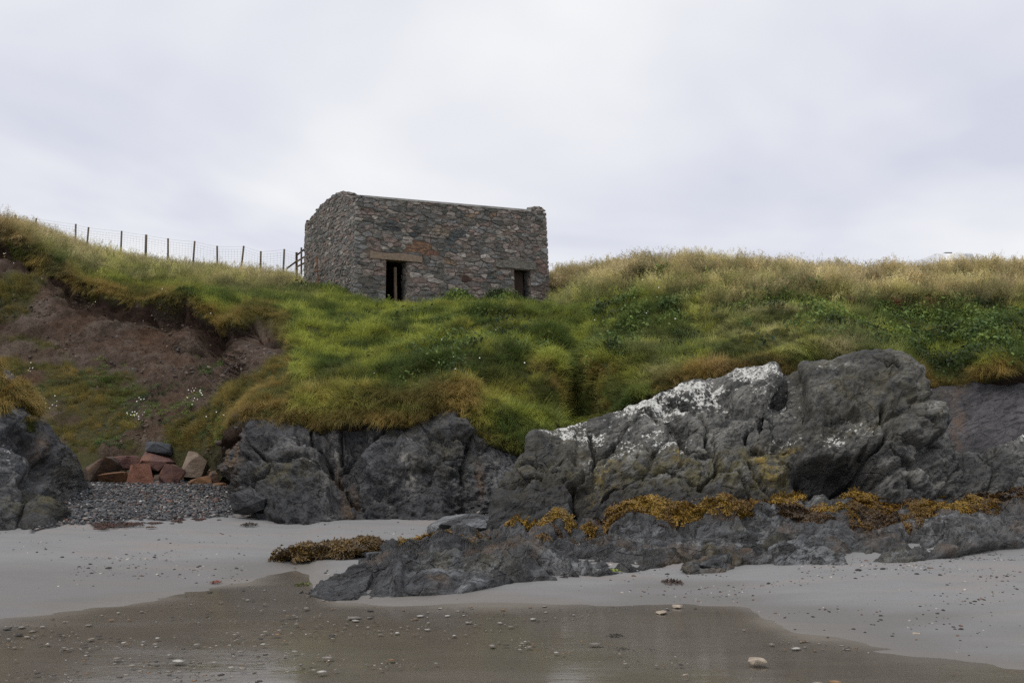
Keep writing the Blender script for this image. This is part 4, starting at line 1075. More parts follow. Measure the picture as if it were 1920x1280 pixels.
# ------------------------------------------------------------------ scattered stuff (grass, weed, shingle)
PROTO = {}
def proto_coll(name, objs):
    c = bpy.data.collections.new(name)
    for o in objs: c.objects.link(o)
    return c
def proto_mesh(name, V, Fc, shade, mat):
    m = bpy.data.meshes.new(name); m.from_pydata([tuple(v) for v in V], [], Fc); m.materials.append(mat)
    at = m.attributes.new('shade', 'FLOAT', 'POINT'); at.data.foreach_set('value', np.asarray(shade, np.float32))
    m.polygons.foreach_set('use_smooth', [True] * len(m.polygons)); m.update()
    return bpy.data.objects.new(name, m)
def tuft(name, n, hmin, hmax, spread, lean, width, rng, bias=0.0, seedhead=0.0, droop=1.0, mat='grass'):
    V = []; Fc = []; sh = []
    for k in range(n):
        a = rng.uniform(0, 6.283); r = spread * math.sqrt(rng.uniform(0, 1))
        bx, by = r * math.cos(a), r * math.sin(a)
        h = rng.uniform(hmin, hmax); az = rng.uniform(0, 6.283)
        lx, ly = lean * math.cos(az) * rng.uniform(.3, 1) + bias, lean * math.sin(az) * rng.uniform(.3, 1)
        wa = rng.uniform(0, 3.1416); wx, wy = math.cos(wa) * width / 2, math.sin(wa) * width / 2
        ts = (0, .4, .75, 1.0); b = len(V)
        for t in ts:
            x = bx + lx * h * t ** 1.7; y = by + ly * h * t ** 1.7; z = h * (t - .38 * droop * min(1.4, math.hypot(lx, ly)) * t ** 2.4) - .02
            ww = (1 - t * .9)
            V.append((x - wx * ww, y - wy * ww, z)); V.append((x + wx * ww, y + wy * ww, z)); sh += [t, t]
        for i in range(3): Fc.append((b + 2 * i, b + 2 * i + 1, b + 2 * i + 3, b + 2 * i + 2))
        if rng.uniform() < seedhead:
            x, y, z = V[-1]
            for q in range(7):
                c = len(V); dz = -rng.uniform(0, .13); jx, jy = rng.normal(0, .016, 2); s_ = rng.uniform(.008, .016)
                V += [(x + jx - s_, y + jy, z + dz), (x + jx, y + jy + s_, z + dz + .02), (x + jx + s_, y + jy, z + dz + .035)]; Fc.append((c, c + 1, c + 2)); sh += [1.0, 1.0, 1.0]
    return proto_mesh(name, V, Fc, sh, M[mat])
def leafclump(name, n, R, H, size, rng):
    V = []; Fc = []; sh = []
    for k in range(n):
        a = rng.uniform(0, 6.283); r = R * math.sqrt(rng.uniform(0, 1)); z = H * rng.uniform(.1, 1) * (1 - .5 * (r / R) ** 2)
        c = Vector((r * math.cos(a), r * math.sin(a), z)); s_ = size * rng.uniform(.6, 1.3)
        e = Euler((rng.normal(0, .6), rng.normal(0, .6), rng.uniform(0, 6.283)))
        b = len(V)
        for p in ((-.9, 0, 0), (-.2, -.42, .1), (.5, -.3, .08), (1, 0, -.12), (.5, .3, .08), (-.2, .42, .1)):
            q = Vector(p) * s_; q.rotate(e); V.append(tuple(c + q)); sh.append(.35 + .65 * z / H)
        Fc.append((b, b + 1, b + 2, b + 3)); Fc.append((b, b + 3, b + 4, b + 5))
        b = len(V)
        V += [(c.x * .3, c.y * .3, -.02), (c.x * .3 + .006, c.y * .3, -.02), tuple(c)]; Fc.append((b, b + 1, b + 2)); sh += [0, 0, .5]
    return proto_mesh(name, V, Fc, sh, M['leaf'])
def wrack(name, n, R, H, rng):
    V = []; Fc = []; sh = []
    for k in range(n):
        a = rng.uniform(0, 6.283); r = R * math.sqrt(rng.uniform(0, 1)); x, y = r * math.cos(a), r * math.sin(a)
        z = H * (1 - (r / R) ** 2) * rng.uniform(.3, 1)
        az = rng.uniform(0, 6.283); L = rng.uniform(.022, .055); wd = rng.uniform(.004, .009)
        dx_, dy_ = math.cos(az), math.sin(az)
        b = len(V)
        for i in range(4):
            t = i / 3; zz_ = z + .012 * math.sin(t * 3.1) + rng.normal(0, .003) - .014 * t; ww = wd * (1.0 if i in (1, 2) else .5)
            V += [(x + dx_ * L * t - dy_ * ww, y + dy_ * L * t + dx_ * ww, zz_), (x + dx_ * L * t + dy_ * ww, y + dy_ * L * t - dx_ * ww, zz_ + rng.normal(0, .008))]; sh += [z / H] * 2
        for i in range(3): Fc.append((b + 2 * i, b + 2 * i + 1, b + 2 * i + 3, b + 2 * i + 2))
    return proto_mesh(name, V, Fc, sh, M['weed'])
def pebble(name, rng, flat=.6):
    bm = bmesh.new(); bmesh.ops.create_icosphere(bm, subdivisions=1, radius=1)
    V = [tuple(np.array(v.co) * np.array([1.2, .9, flat]) * (1 + rng.normal(0, .09))) for v in bm.verts]; Fc = [tuple(v.index for v in f.verts) for f in bm.faces]; bm.free()
    return proto_mesh(name, V, Fc, [.6] * len(V), M['pebble'])
def scatter(name, pts, rot, scale, idx, tint, protos, label, kind='stuff', parent=None):
    coll = proto_coll(name + '_kinds', protos)
    m = bpy.data.meshes.new(name); n = len(pts)
    m.vertices.add(n); m.vertices.foreach_set('co', np.asarray(pts, np.float32).reshape(-1))
    for k, ty, v in (('rot', 'FLOAT_VECTOR', rot), ('size', 'FLOAT', scale), ('pick', 'INT', idx), ('tint', 'FLOAT_COLOR', tint)):
        at = m.attributes.new(k, ty, 'POINT')
        if ty == 'FLOAT_VECTOR': at.data.foreach_set('vector', np.asarray(v, np.float32).reshape(-1))
        elif ty == 'FLOAT_COLOR':
            c = np.ones((n, 4), np.float32); c[:, :3] = v; at.data.foreach_set('color', c.reshape(-1))
        else: at.data.foreach_set('value', np.asarray(v, np.int32 if ty == 'INT' else np.float32))
    o = link(bpy.data.objects.new(name, m), parent)
    ng = bpy.data.node_groups.new(name + '_scatter', 'GeometryNodeTree')
    ng.interface.new_socket('Geometry', in_out='INPUT', socket_type='NodeSocketGeometry'); ng.interface.new_socket('Geometry', in_out='OUTPUT', socket_type='NodeSocketGeometry')
    gi = ng.nodes.new('NodeGroupInput'); go = ng.nodes.new('NodeGroupOutput')
    ci = ng.nodes.new('GeometryNodeCollectionInfo'); ci.inputs['Collection'].default_value = coll; ci.inputs['Separate Children'].default_value = True; ci.inputs['Reset Children'].default_value = True
    ip = ng.nodes.new('GeometryNodeInstanceOnPoints'); ip.inputs['Pick Instance'].default_value = True
    def na(nm, ty):
        x = ng.nodes.new('GeometryNodeInputNamedAttribute'); x.data_type = ty; x.inputs['Name'].default_value = nm; return x.outputs['Attribute']
    e2r = ng.nodes.new('FunctionNodeEulerToRotation')
    ng.links.new(gi.outputs[0], ip.inputs['Points']); ng.links.new(ci.outputs[0], ip.inputs['Instance'])
    ng.links.new(na('pick', 'INT'), ip.inputs['Instance Index']); ng.links.new(na('rot', 'FLOAT_VECTOR'), e2r.inputs[0]); ng.links.new(e2r.outputs[0], ip.inputs['Rotation'])
    ng.links.new(na('size', 'FLOAT'), ip.inputs['Scale']); ng.links.new(ip.outputs[0], go.inputs[0])
    md = o.modifiers.new('scatter', 'NODES'); md.node_group = ng
    tag(o, label, None, None, kind)
    return o
def sample_grid(V, weight, n, rng):
    """n random points on the quads of a sheet; weight is per vertex. Returns points, normals, (row, col) floats"""
    a = V[:-1, :-1]; b = V[:-1, 1:]; c = V[1:, 1:]; d = V[1:, :-1]
    nn = np.cross(c - a, d - b); ar = .5 * np.linalg.norm(nn, axis=-1)
    wq = ar * np.minimum.reduce([weight[:-1, :-1], weight[1:, 1:], weight[:-1, 1:], weight[1:, :-1]])
    p = wq.reshape(-1); p = p / p.sum()
    k = rng.choice(len(p), n, p=p); i, j = np.unravel_index(k, wq.shape)
    u, v = rng.uniform(0, 1, n), rng.uniform(0, 1, n)
    pts = (a[i, j].T * (1 - u) * (1 - v) + b[i, j].T * u * (1 - v) + c[i, j].T * u * v + d[i, j].T * (1 - u) * v).T
    N_ = nn[i, j] / (np.linalg.norm(nn[i, j], axis=-1, keepdims=True) + 1e-9)
    N_ *= np.sign(N_[:, 2:3] + 1e-6)
    return pts, N_, i, j
def align(N_, spin, upmix=.5, rng=None):
    """euler angles that tip +Z towards the blended normal and turn +X to the heading 'spin'"""
    z = N_ * (1 - upmix) + np.array([0, 0, 1]) * upmix; z /= np.linalg.norm(z, axis=-1, keepdims=True)
    x = np.stack([np.cos(spin), np.sin(spin), np.zeros_like(spin)], -1); x -= z * np.sum(x * z, -1, keepdims=True); x /= np.linalg.norm(x, axis=-1, keepdims=True) + 1e-9
    y = np.cross(z, x)
    # R = [x y z] columns, XYZ euler
    ry = np.arcsin(np.clip(-x[:, 2], -1, 1)); rx = np.arctan2(y[:, 2], z[:, 2]); rz = np.arctan2(x[:, 1], x[:, 0])
    return np.stack([rx, ry, rz], -1)
def lerp3(c, d, t): return c * (1 - t[:, None]) + np.array(d) * t[:, None]

def grass_tint(px, py, pts, rng):
    n1 = fbm(pts * .45, 101, 3); n2 = fbm(pts * 1.5, 103, 3); n3 = fbm(pts * 4.0, 105, 2)
    c = np.tile(np.array([0.160, 0.188, 0.042]), (len(pts), 1))
    c = lerp3(c, (0.262, 0.284, 0.055), sstep(-.1, .55, n2 + .55 * np.maximum(blob(px, py, 760, 660, 260, 90), .8 * blob(px, py, 900, 750, 130, 60)) - .1))
    c = lerp3(c, (0.075, 0.118, 0.030), .75 * sstep(.05, .5, -n2 + .25 * n3))
    sk = np.interp(px, [p[0] for p in SKYL], [p[1] for p in SKYL]); lp = np.interp(px, [p[0] for p in LIP], [p[1] for p in LIP]); scp = np.interp(px, [p[0] for p in SCARP], [p[1] for p in SCARP])
    dry = np.zeros(len(pts))
    dry = np.maximum(dry, .95 * (px > 1035) * (1 - sstep(16, 75, py - sk)))
    dry = np.maximum(dry, .7 * (px < 600) * (1 - sstep(6, 45, py - sk)))
    for b in ((1390, 540, 150, 50, .95), (1300, 500, 110, 30, .8), (1500, 520, 90, 30, .9), (1870, 525, 90, 30, .9), (1690, 530, 60, 26, .5), (1440, 640, 130, 40, .5), (1560, 650, 80, 40, .55), (1260, 705, 60, 22, .6), (1350, 690, 100, 14, .75), (170, 500, 90, 20, .5), (300, 515, 90, 14, .45), (480, 665, 30, 55, .35), (1200, 640, 80, 30, .3), (30, 430, 60, 22, .7)):
        dry = np.maximum(dry, b[4] * blob(px, py, *b[:4]))
    dry = np.clip(dry + (.35 * n1 + .3 * n3) * np.clip(dry * 2, .28, 1) - .05, 0, 1)
    c = lerp3(c, (0.46, 0.375, 0.225), dry * .85)
    # rusty matted fringe over the rock lips and the sod edge
    rust = np.maximum(.95 * (px > 430) * (px < 985) * (1 - sstep(6, 44, lp - py)) * (1 - .6 * (px > 880)), .85 * (px > 1225) * (px < 1490) * (1 - sstep(8, 30, lp - py)))
    rust = np.maximum(rust, .85 * (px > 1710) * (1 - sstep(8, 34, lp - py)))
    rust = np.maximum(rust, .7 * (px < 545) * (1 - sstep(5, 24, scp - py)))
    for b in ((760, 745, 130, 24, .85), (840, 725, 60, 16, .8), (1110, 695, 34, 14, .8), (1090, 735, 40, 30, .6), (1010, 690, 22, 12, .6), (1035, 720, 14, 14, .7), (1210, 625, 30, 10, .5), (610, 730, 60, 12, .5), (1130, 770, 30, 16, .7)):
        rust = np.maximum(rust, b[4] * blob(px, py, *b[:4]))
    rust = np.clip(rust + .5 * n2 * (rust > .05) + .22 * sstep(.3, .75, fbm(pts * .9, 107, 3)) , 0, 1)
    c = lerp3(c, (0.205, 0.122, 0.046), rust * .78)
    c *= rng.uniform(.65, 1.42, (len(pts), 1)) * (1.22 + .38 * np.clip(n2 + .5 * n3, -1, 1))[:, None]
    return c, dry, rust

def build_grass():
    rng = np.random.default_rng(21)
    soil = np.clip(HSOIL, 0, 1)
    ok = (HSEG > 1.0) & (HSEG < 5.6) & (~HIN) & (HPX > -250) & (HPX < 2170)
    ok &= ~((HSEG < 1.02) & (HPX > 430))
    depth = HILL[..., 1]
    wgt = ok * np.clip(1 - soil * 1.15, 0, 1) * (20 / depth) ** 1.1
    rel = HILL - HUT_A; s = rel @ HD; t = rel @ HE
    wgt *= ~((s > -.1) & (s < HUT_L + .1) & (t > -.05) & (t < HUT_W + .1))
    n = 95000
    pts, nm, i, j = sample_grid(HILL, wgt, n, rng)
    px, py = proj(pts)
    tint, dry, rust = grass_tint(px, py, pts, rng)
    down = np.arctan2(nm[:, 1], nm[:, 0]) + rng.normal(0, .7, n)
    protos = [tuft('tuft_a', 30, .07, .20, .10, .55, .0085, rng, .55), tuft('tuft_b', 26, .06, .16, .10, .8, .0085, rng, .8), tuft('tuft_c', 24, .12, .30, .09, .45, .0085, rng, .5),
              tuft('tuft_d', 18, .25, .55, .10, .30, .008, rng, .25, .35), tuft('tuft_e', 16, .35, .70, .12, .25, .007, rng, .2, .75)]
    tall = np.clip(dry * (py < 575) * (px > 1035) * 1.1 + .35 * (px < 560) * (py < 545) * dry, 0, 1)
    r = rng.uniform(0, 1, n)
    idx = np.where(r < tall * .5, 4, np.where(r < tall * .85, 3, rng.integers(0, 3, n)))
    size = rng.uniform(.75, 1.25, n) * (depth_scale(pts)) * np.where(idx >= 3, 1.0, 1.05)
    size *= 1 + .4 * np.clip(fbm(pts * 1.3, 53, 3), -.8, .9)
    rl = pts - HUT_A; hs, ht = rl @ HD, rl @ HE
    size *= np.where((ht > -3.2) & (ht < .4) & (hs > -.5) & (hs < HUT_L + .6), .55, 1.0)
    size *= np.where(idx >= 3, .72, 1.0)
    turf = blob(px, py, 1450, 640, 170, 40)
    size *= np.where(idx < 3, 1 - .35 * turf, 1)
    size *= np.where((idx < 3) & (px < 560) & (py > 640), .75, 1.0)
    scatter('grass', pts - nm * .015, align(nm, down, .55), size, idx, tint, protos, 'green and straw coloured grass covering the slope around the hut')
    # long grass hanging over rock lips and sod edges
    P_, T_, R_, S_, I_ = [], [], [], [], []
    pr2 = [tuft('hang_a', 26, .18, .42, .11, .35, .009, rng, 1.25, 0, 1.6), tuft('hang_b', 24, .14, .34, .10, .5, .009, rng, 1.0, 0, 1.5)]
    lipmask = ((HSEG > .97) & (HSEG < 1.16) & (HPX > 432) & (HPX < 2100)).astype(float)
    lp2, nm2, _, _ = sample_grid(HILL, lipmask * (.25 + sstep(-.25, .3, fbm(HILL * 1.4, 117, 3))), 4200, rng)
    scm = ((np.abs(HSEG - 3.03) < .07) & (HPX > -250) & (HPX < 545)).astype(float)
    lp3, nm3, _, _ = sample_grid(HILL, scm, 2600, rng)
    pts2 = np.concatenate([lp2, lp3]); nm2 = np.concatenate([nm2, nm3]); n2 = len(pts2)
    px2, py2 = proj(pts2); tn, _, _ = grass_tint(px2, py2, pts2, rng)
    spin = -math.pi / 2 + rng.normal(0, .5, n2)
    scatter('overhanging_grass', pts2, align(nm2, spin, .6), rng.uniform(.38, .85, n2) * depth_scale(pts2), rng.integers(0, 2, n2), tn, pr2, 'rusty long grass hanging over the rock lips and the eroded sod edge')
    # low plants on the talus and broad-leaved patches on the bank
    wl = np.zeros(HPX.shape)
    for (cx, cy, rx, ry, a) in ((1230, 560, 90, 45, 1.2), (1270, 600, 60, 20, .8), (1180, 590, 60, 30, .6), (1700, 590, 150, 45, 1.0), (1850, 640, 90, 40, 1.0), (1760, 660, 80, 25, .9), (1600, 590, 60, 25, .6), (1130, 560, 50, 20, .5), (1470, 580, 60, 14, .5), (640, 540, 35, 16, 1.2), (575, 545, 30, 10, .6),
                                (860, 566, 26, 10, .9), (935, 572, 20, 8, .8), (880, 640, 140, 60, .22), (1200, 690, 90, 50, .4), (200, 665, 50, 20, .5), (400, 800, 50, 40, .8), (140, 720, 60, 30, .5), (210, 830, 30, 20, 1.0), (300, 770, 90, 30, .45), (400, 690, 25, 25, .7), (40, 570, 50, 22, .8), (90, 590, 40, 14, .7), (250, 745, 30, 14, .5)):
        wl += a * blob(HPX, HPY, cx, cy, rx, ry)
    wl = np.clip(wl, 0, 1.5) * ok * (20 / depth) * (fbm(HILL * .8, 111, 3) > -.25)
    wl *= ~((s > -.15) & (s < HUT_L + .15) & (t > -.15) & (t < HUT_W + .15))
    n3 = 9000
    pts3, nm3, _, _ = sample_grid(HILL, wl, n3, rng); px3, py3 = proj(pts3)
    k = fbm(pts3 * 1.2, 113, 3)
    tn = np.tile(np.array([0.080, 0.130, 0.036]), (n3, 1)); tn = lerp3(tn, (0.165, 0.225, 0.052), sstep(0, .5, k)); tn = lerp3(tn, (0.035, 0.052, 0.018), sstep(0, .5, -k))
    red = np.maximum.reduce([blob(px3, py3, 1590, 565, 18, 12), blob(px3, py3, 1755, 540, 32, 10), blob(px3, py3, 1640, 525, 18, 10), blob(px3, py3, 1745, 572, 20, 10), blob(px3, py3, 1680, 570, 12, 8)])
    tn = lerp3(tn, (0.15, 0.045, 0.022), np.clip(red * 1.2, 0, 1) * (rng.uniform(0, 1, n3) < .7))
    tn *= rng.uniform(.75, 1.25, (n3, 1))
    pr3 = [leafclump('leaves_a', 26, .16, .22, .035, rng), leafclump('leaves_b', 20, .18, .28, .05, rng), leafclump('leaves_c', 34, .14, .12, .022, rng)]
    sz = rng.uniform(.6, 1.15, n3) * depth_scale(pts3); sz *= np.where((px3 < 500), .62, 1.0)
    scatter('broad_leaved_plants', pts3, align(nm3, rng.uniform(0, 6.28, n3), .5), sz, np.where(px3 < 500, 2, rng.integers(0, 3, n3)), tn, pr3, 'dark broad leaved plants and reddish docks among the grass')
    # seed heads along the skyline
    sk = ((HSEG > 4.75) & (HSEG < 5.15) & (HPX > 1035) & (HPX < 2100)).astype(float) + .5 * ((HSEG > 4.85) & (HSEG < 5.1) & (HPX < 560) & (HPX > -100))
    pts4, nm4, _, _ = sample_grid(HILL, sk * ~HIN, 1500, rng); n4 = len(pts4)
    pr4 = [tuft('stalk_a', 5, .45, .85, .12, .25, .006, rng, .15, .9, .5), tuft('stalk_b', 4, .5, .95, .14, .2, .006, rng, .3, .9, .5), tuft('stalk_c', 6, .3, .6, .14, .3, .006, rng, .1, .8, .5)]
    tn = np.array([0.27, 0.205, 0.10]) * rng.uniform(.6, 1.2, (n4, 1))
    scatter('seeding_grass', pts4, align(nm4, rng.uniform(-.8, .8, n4), .9), rng.uniform(.6, 1.1, n4), rng.integers(0, 3, n4), tn, pr4, 'tall pale seeding grass stalks against the sky along the crest')
    # golden tufts on the left rock
    V, sg, lpx, lpy = LEFT
    gm = np.zeros(lpx.shape)
    for (cx, cy, rx, ry) in ((15, 655, 26, 20), (50, 745, 28, 22), (20, 735, 26, 22), (0, 765, 14, 10), (-60, 700, 60, 60), (62, 770, 14, 12), (48, 795, 12, 10), (50, 805, 14, 10)): gm = np.maximum(gm, blob(lpx, lpy, cx, cy, rx, ry) > .37)
    p5, n5, _, _ = sample_grid(V, gm + 1e-9, 1500, rng); q = len(p5)
    x5, y5 = proj(p5); tn = np.array([0.42, 0.29, 0.09]) * rng.uniform(.65, 1.2, (q, 1)); tn = lerp3(tn, (0.10, 0.115, 0.03), (rng.uniform(0, 1, q) < .35) * .8 + 0.0)
    tn = lerp3(tn, (0.06, 0.085, 0.018), ((y5 > 788) * .9).astype(float))
    scatter('golden_grass', p5, align(n5, -.9 + rng.normal(0, .5, q), .6), rng.uniform(.7, 1.1, q) * np.where(y5 > 788, .45, 1), rng.integers(0, 2, q), tn, pr2, 'golden grass tufts growing on the rock at the left edge')
def depth_scale(p): return np.clip((p[:, 1] / 20) ** .35, .9, 1.35)
build_grass()

# ------------------------------------------------------------------ fences
def tube(bm, pts, r0, r1=None, n=6):
    r1 = r0 if r1 is None else r1
    pts = [Vector(p) for p in pts]; rings = []
    for i, p in enumerate(pts):
        d = (pts[min(i + 1, len(pts) - 1)] - pts[max(i - 1, 0)]).normalized()
        a = d.cross(Vector((0, 0, 1))) if abs(d.z) < .9 else d.cross(Vector((1, 0, 0)))
        a.normalize(); b = d.cross(a); r = r0 + (r1 - r0) * i / (len(pts) - 1)
        rings.append([bm.verts.new(p + a * (r * math.cos(6.2832 * k / n)) + b * (r * math.sin(6.2832 * k / n))) for k in range(n)])
    for i in range(len(rings) - 1):
        for k in range(n): bm.faces.new((rings[i][k], rings[i][(k + 1) % n], rings[i + 1][(k + 1) % n], rings[i + 1][k]))
    bm.faces.new(rings[0][::-1]); bm.faces.new(rings[-1])
def build_fence():
    rng = np.random.default_rng(31)
    # (px at top, py at top, px at foot, half-thickness in px)
    posts = [(-60, 392, -60), (-15, 397, -15), (29, 403, 29), (68, 409, 66), (142, 420, 142), (166, 426, 163), (228, 433, 227), (274, 440, 274), (315, 447, 315.5), (365, 452, 363), (407, 461, 407.5), (457, 461, 451), (489, 471, 489.5), (533, 467, 531)]
    root = empty('wire_fence', P(274, 480, 48.5)); inv = Vector(root.location)
    tag(root, 'wire stock fence on round wooden posts along the left skyline', 'fence')
    tops = []
    for k, (x, y, xf) in enumerate(posts):
        D = 49.5 - 2.2 * (x - 0) / 533
        tp = Vector(P(x, y, D)); ft = Vector(P(xf, y, D)); ft.z = tp.z - 1.45
        bm = bmesh.new(); r = .062 if k in (2, 7) else .046
        tube(bm, [ft - inv, (ft + tp) / 2 - inv + Vector((rng.normal(0, .01), 0, 0)), tp - inv], r * 1.05, r, 8)
        o = bm_obj('post', bm, M['wood'], root, True)
        tops.append(tp)
    end = Vector(P(556, 474, 46.4)); tops.append(end)
    bm = bmesh.new()
    hs = [.04, .17, .30, .42, .53, .63, .72, .80]
    for a, b in zip(tops[:-1], tops[1:]):
        for h in hs:
            tube(bm, [a - inv - Vector((0, .05, h)), (a + b) / 2 - inv - Vector((0, .05, h + .008)), b - inv - Vector((0, .05, h))], .0042, n=3)
        L = (b - a).length; m = max(2, int(L / .15))
        for i in range(1, m):
            p = a.lerp(b, i / m) - inv - Vector((0, .05, 0)); tube(bm, [p - Vector((0, 0, .17)), p - Vector((0, 0, .80))], .0032, n=3)
    bm_obj('wire_netting', bm, M['wire'], root)
    # timber rails beside the hut
    r2 = empty('timber_fence', P(560, 505, 46)); iv = Vector(r2.location)
    tag(r2, 'short timber post and rail fence tucked behind the hut corner', 'fence')
    def post(px, y0, y1, D, w_, mat):
        bm = bmesh.new(); a = Vector(P(px, y0, D)) - iv; b = Vector(P(px, y1, D)) - iv
        tube(bm, [a, b], w_, w_ * .95, 4); return bm_obj('post', bm, mat, r2)
    post(556, 520, 473, 46.2, .06, M['darkwood']); post(565, 515, 464, 45.2, .045, M['wood']); post(582, 515, 455, 44.0, .045, M['wood'])
    for (x0, y0, x1, y1, D0, D1, mt) in ((538, 503, 557, 489, 46.8, 46.1, 'wood'), (557, 478, 590, 452, 46.1, 44, 'darkwood'), (557, 490, 592, 468, 46.1, 44, 'palewood'), (557, 500, 592, 482, 46.1, 44, 'palewood')):
        bm = bmesh.new(); tube(bm, [Vector(P(x0, y0, D0)) - iv, Vector(P(x1, y1, D1)) - iv], .05, .05, 4); bm_obj('rail', bm, M[mt], r2)
    # rusty bar against the gable wall
    D = HUT_A[1] + HE[1] * 4.2
    r3 = empty('iron_bar', P(596, 525, D - .35)); iv = Vector(r3.location)
    tag(r3, 'rusty iron bar leaning on the gable wall of the hut', 'iron bar')
    bm = bmesh.new(); tube(bm, [Vector(P(597, 540, D - .55)) - iv, Vector(P(594, 480, D - .25)) - iv], .03, .022, 6); bm_obj('bar', bm, M['rust'], r3)
    bm = bmesh.new(); tube(bm, [Vector(P(588, 510, D - .40)) - iv, Vector(P(604, 506, D - .45)) - iv], .022, .02, 6); bm_obj('cross_piece', bm, M['rust'], r3)
build_fence()

# ------------------------------------------------------------------ caravan on the plateau, only its top shows over the crest
def build_caravan():
    D = 60.0
    c = P(1797, 470, D); zt = c[2]; z0 = zt - 2.55
    root = empty('caravan', (c[0], c[1] + 2.2, z0)); iv = Vector(root.location)
    tag(root, 'white caravan roof showing over the grassy crest at the right', 'caravan')
    w2 = 1.12; Lh = 2.1
    prof = [(-Lh, .45), (-Lh - .05, 1.3), (-Lh + .22, 2.35), (-Lh + .45, 2.5), (Lh - .45, 2.55), (Lh - .2, 2.4), (Lh + .05, 1.3), (Lh, .45)]
    bm = bmesh.new()
    A = [bm.verts.new((-w2, y, z)) for y, z in prof]; B = [bm.verts.new((w2, y, z)) for y, z in prof]
    bm.faces.new(A); bm.faces.new(B[::-1])
    for i in range(len(prof)): bm.faces.new((A[i], B[i], B[(i + 1) % len(prof)], A[(i + 1) % len(prof)]))
    bmesh.ops.recalc_face_normals(bm, faces=bm.faces); bmesh.ops.bevel(bm, geom=list(bm.edges), offset=.09, segments=3, affect='EDGES')
    body = bm_obj('body', bm, M['gelcoat'], root, True)
    def panel(name, mat, x0, x1, pts, off):
        bm = bmesh.new(); f = [bm.verts.new((x, y - off, z)) for (y, z) in pts for x in (x0, x1)]
        g = [bm.verts.new((v.co.x, v.co.y + off + .02, v.co.z)) for v in f]
        bm.faces.new((f[0], f[1], f[3], f[2])); bm.faces.new((g[0], g[2], g[3], g[1]))
        for a, b in ((0, 1), (1, 3), (3, 2), (2, 0)): bm.faces.new((f[b], f[a], g[a], g[b]))
        bmesh.ops.recalc_face_normals(bm, faces=bm.faces)
        return bm_obj(name, bm, mat, root)
    ysl = lambda z: -Lh - .05 + .27 * (z - 1.3) / 1.05
    panel('window', M['glass'], .02, .98, [(ysl(1.25), 1.25), (ysl(2.02), 2.02)], .03)
    panel('window', M['glass'], -.98, -.10, [(ysl(1.25), 1.25), (ysl(1.98), 1.98)], .03)
    panel('lamp', M['trim'], -.10, -.04, [(ysl(2.05), 2.05), (ysl(2.10), 2.10)], .03)
    bm = bmesh.new(); bmesh.ops.create_cube(bm, size=1, matrix=Matrix.Translation((-.25, -1.2, 2.56)) @ Matrix.Diagonal((.42, .5, .05, 1))); bm_obj('roof_hatch', bm, M['trim'], root)
    for sx in (-1, 1):
        bm = bmesh.new(); bmesh.ops.create_cone(bm, cap_ends=True, segments=20, radius1=.32, radius2=.32, depth=.2, matrix=Matrix.Translation((sx * (w2 - .1), .2, .32)) @ Matrix.Rotation(math.pi / 2, 4, 'Y')); bm_obj('wheel', bm, M['rubber'], root)
build_caravan()

# ------------------------------------------------------------------ loose boulders in the cove
def boulder(name, px, py, wpx, hpx, D, mat, label, group, seed, tilt=0.0, deep=.8, flat=.0, cat='boulder', sq=3.2):
    r = np.random.default_rng(seed)
    c = P(px, py, D); k = D / F
    a, b, h = wpx * k / 2, wpx * k / 2 * deep, hpx * k / 2
    bm = bmesh.new()
    pts = []
    for i in range(17):
        v = r.normal(0, 1, 3); v /= np.linalg.norm(v)
        v = np.sign(v) * np.abs(v) ** (2 / sq); v /= max(.75, np.max(np.abs(v)))
        pts.append(bm.verts.new((v[0] * a, v[1] * b, v[2] * h)))
    bmesh.ops.convex_hull(bm, input=pts)
    bmesh.ops.delete(bm, geom=[v for v in bm.verts if not v.link_faces], context='VERTS')
    bmesh.ops.bevel(bm, geom=list(bm.edges), offset=min(a, h) * .10, segments=2, affect='EDGES', clamp_overlap=True)
    bmesh.ops.triangulate(bm, faces=bm.faces)
    bmesh.ops.subdivide_edges(bm, edges=[e for e in bm.edges if e.calc_length() > a * .3], cuts=1, use_grid_fill=True)
    co = np.array([v.co for v in bm.verts]); nn = np.array([v.normal for v in bm.verts])
    co = co + nn * (.035 * min(a, h) * fbm(co * 6 / max(a, .05) * .5 + seed, seed, 3))[:, None]
    # stretch so that the outline has the measured size
    ct, st = math.cos(tilt), math.sin(tilt)
    rot = np.stack([co[:, 0] * ct - co[:, 2] * st, co[:, 1], co[:, 0] * st + co[:, 2] * ct], -1)
    mn, mxx = rot.min(0), rot.max(0); rot -= (mn + mxx) / 2
    rot[:, 0] *= 2 * a / (mxx[0] - mn[0]); rot[:, 2] *= 2 * h / (mxx[2] - mn[2])
    for v, q in zip(bm.verts, rot): v.co = Vector((q[0], q[1], q[2] + h))
    o = bm_obj(name, bm, mat, None)
    m = o.data; m.polygons.foreach_set('use_smooth', [True] * len(m.polygons))
    try: m.set_sharp_from_angle(angle=math.radians(28))
    except Exception: pass
    o.location = (c[0], c[1], c[2] - h)
    tag(o, label, cat, group)
    return o
MB_RED = mat_boulder('salmon_red_boulder', (0.17, 0.075, 0.048), (0.26, 0.125, 0.085), (0.13, 0.07, 0.05))
MB_ORANGE = mat_boulder('orange_brown_boulder', (0.14, 0.068, 0.034), (0.22, 0.12, 0.06), (0.10, 0.06, 0.04))
MB_PURPLE = mat_boulder('purple_red_boulder', (0.085, 0.045, 0.042), (0.16, 0.085, 0.072), (0.19, 0.09, 0.05))
MB_DARK = mat_boulder('dark_brown_boulder', (0.05, 0.04, 0.036), (0.12, 0.085, 0.062), (0.17, 0.085, 0.045))
MB_TAN = mat_boulder('tan_boulder', (0.16, 0.12, 0.092), (0.25, 0.195, 0.15), (0.13, 0.09, 0.06))
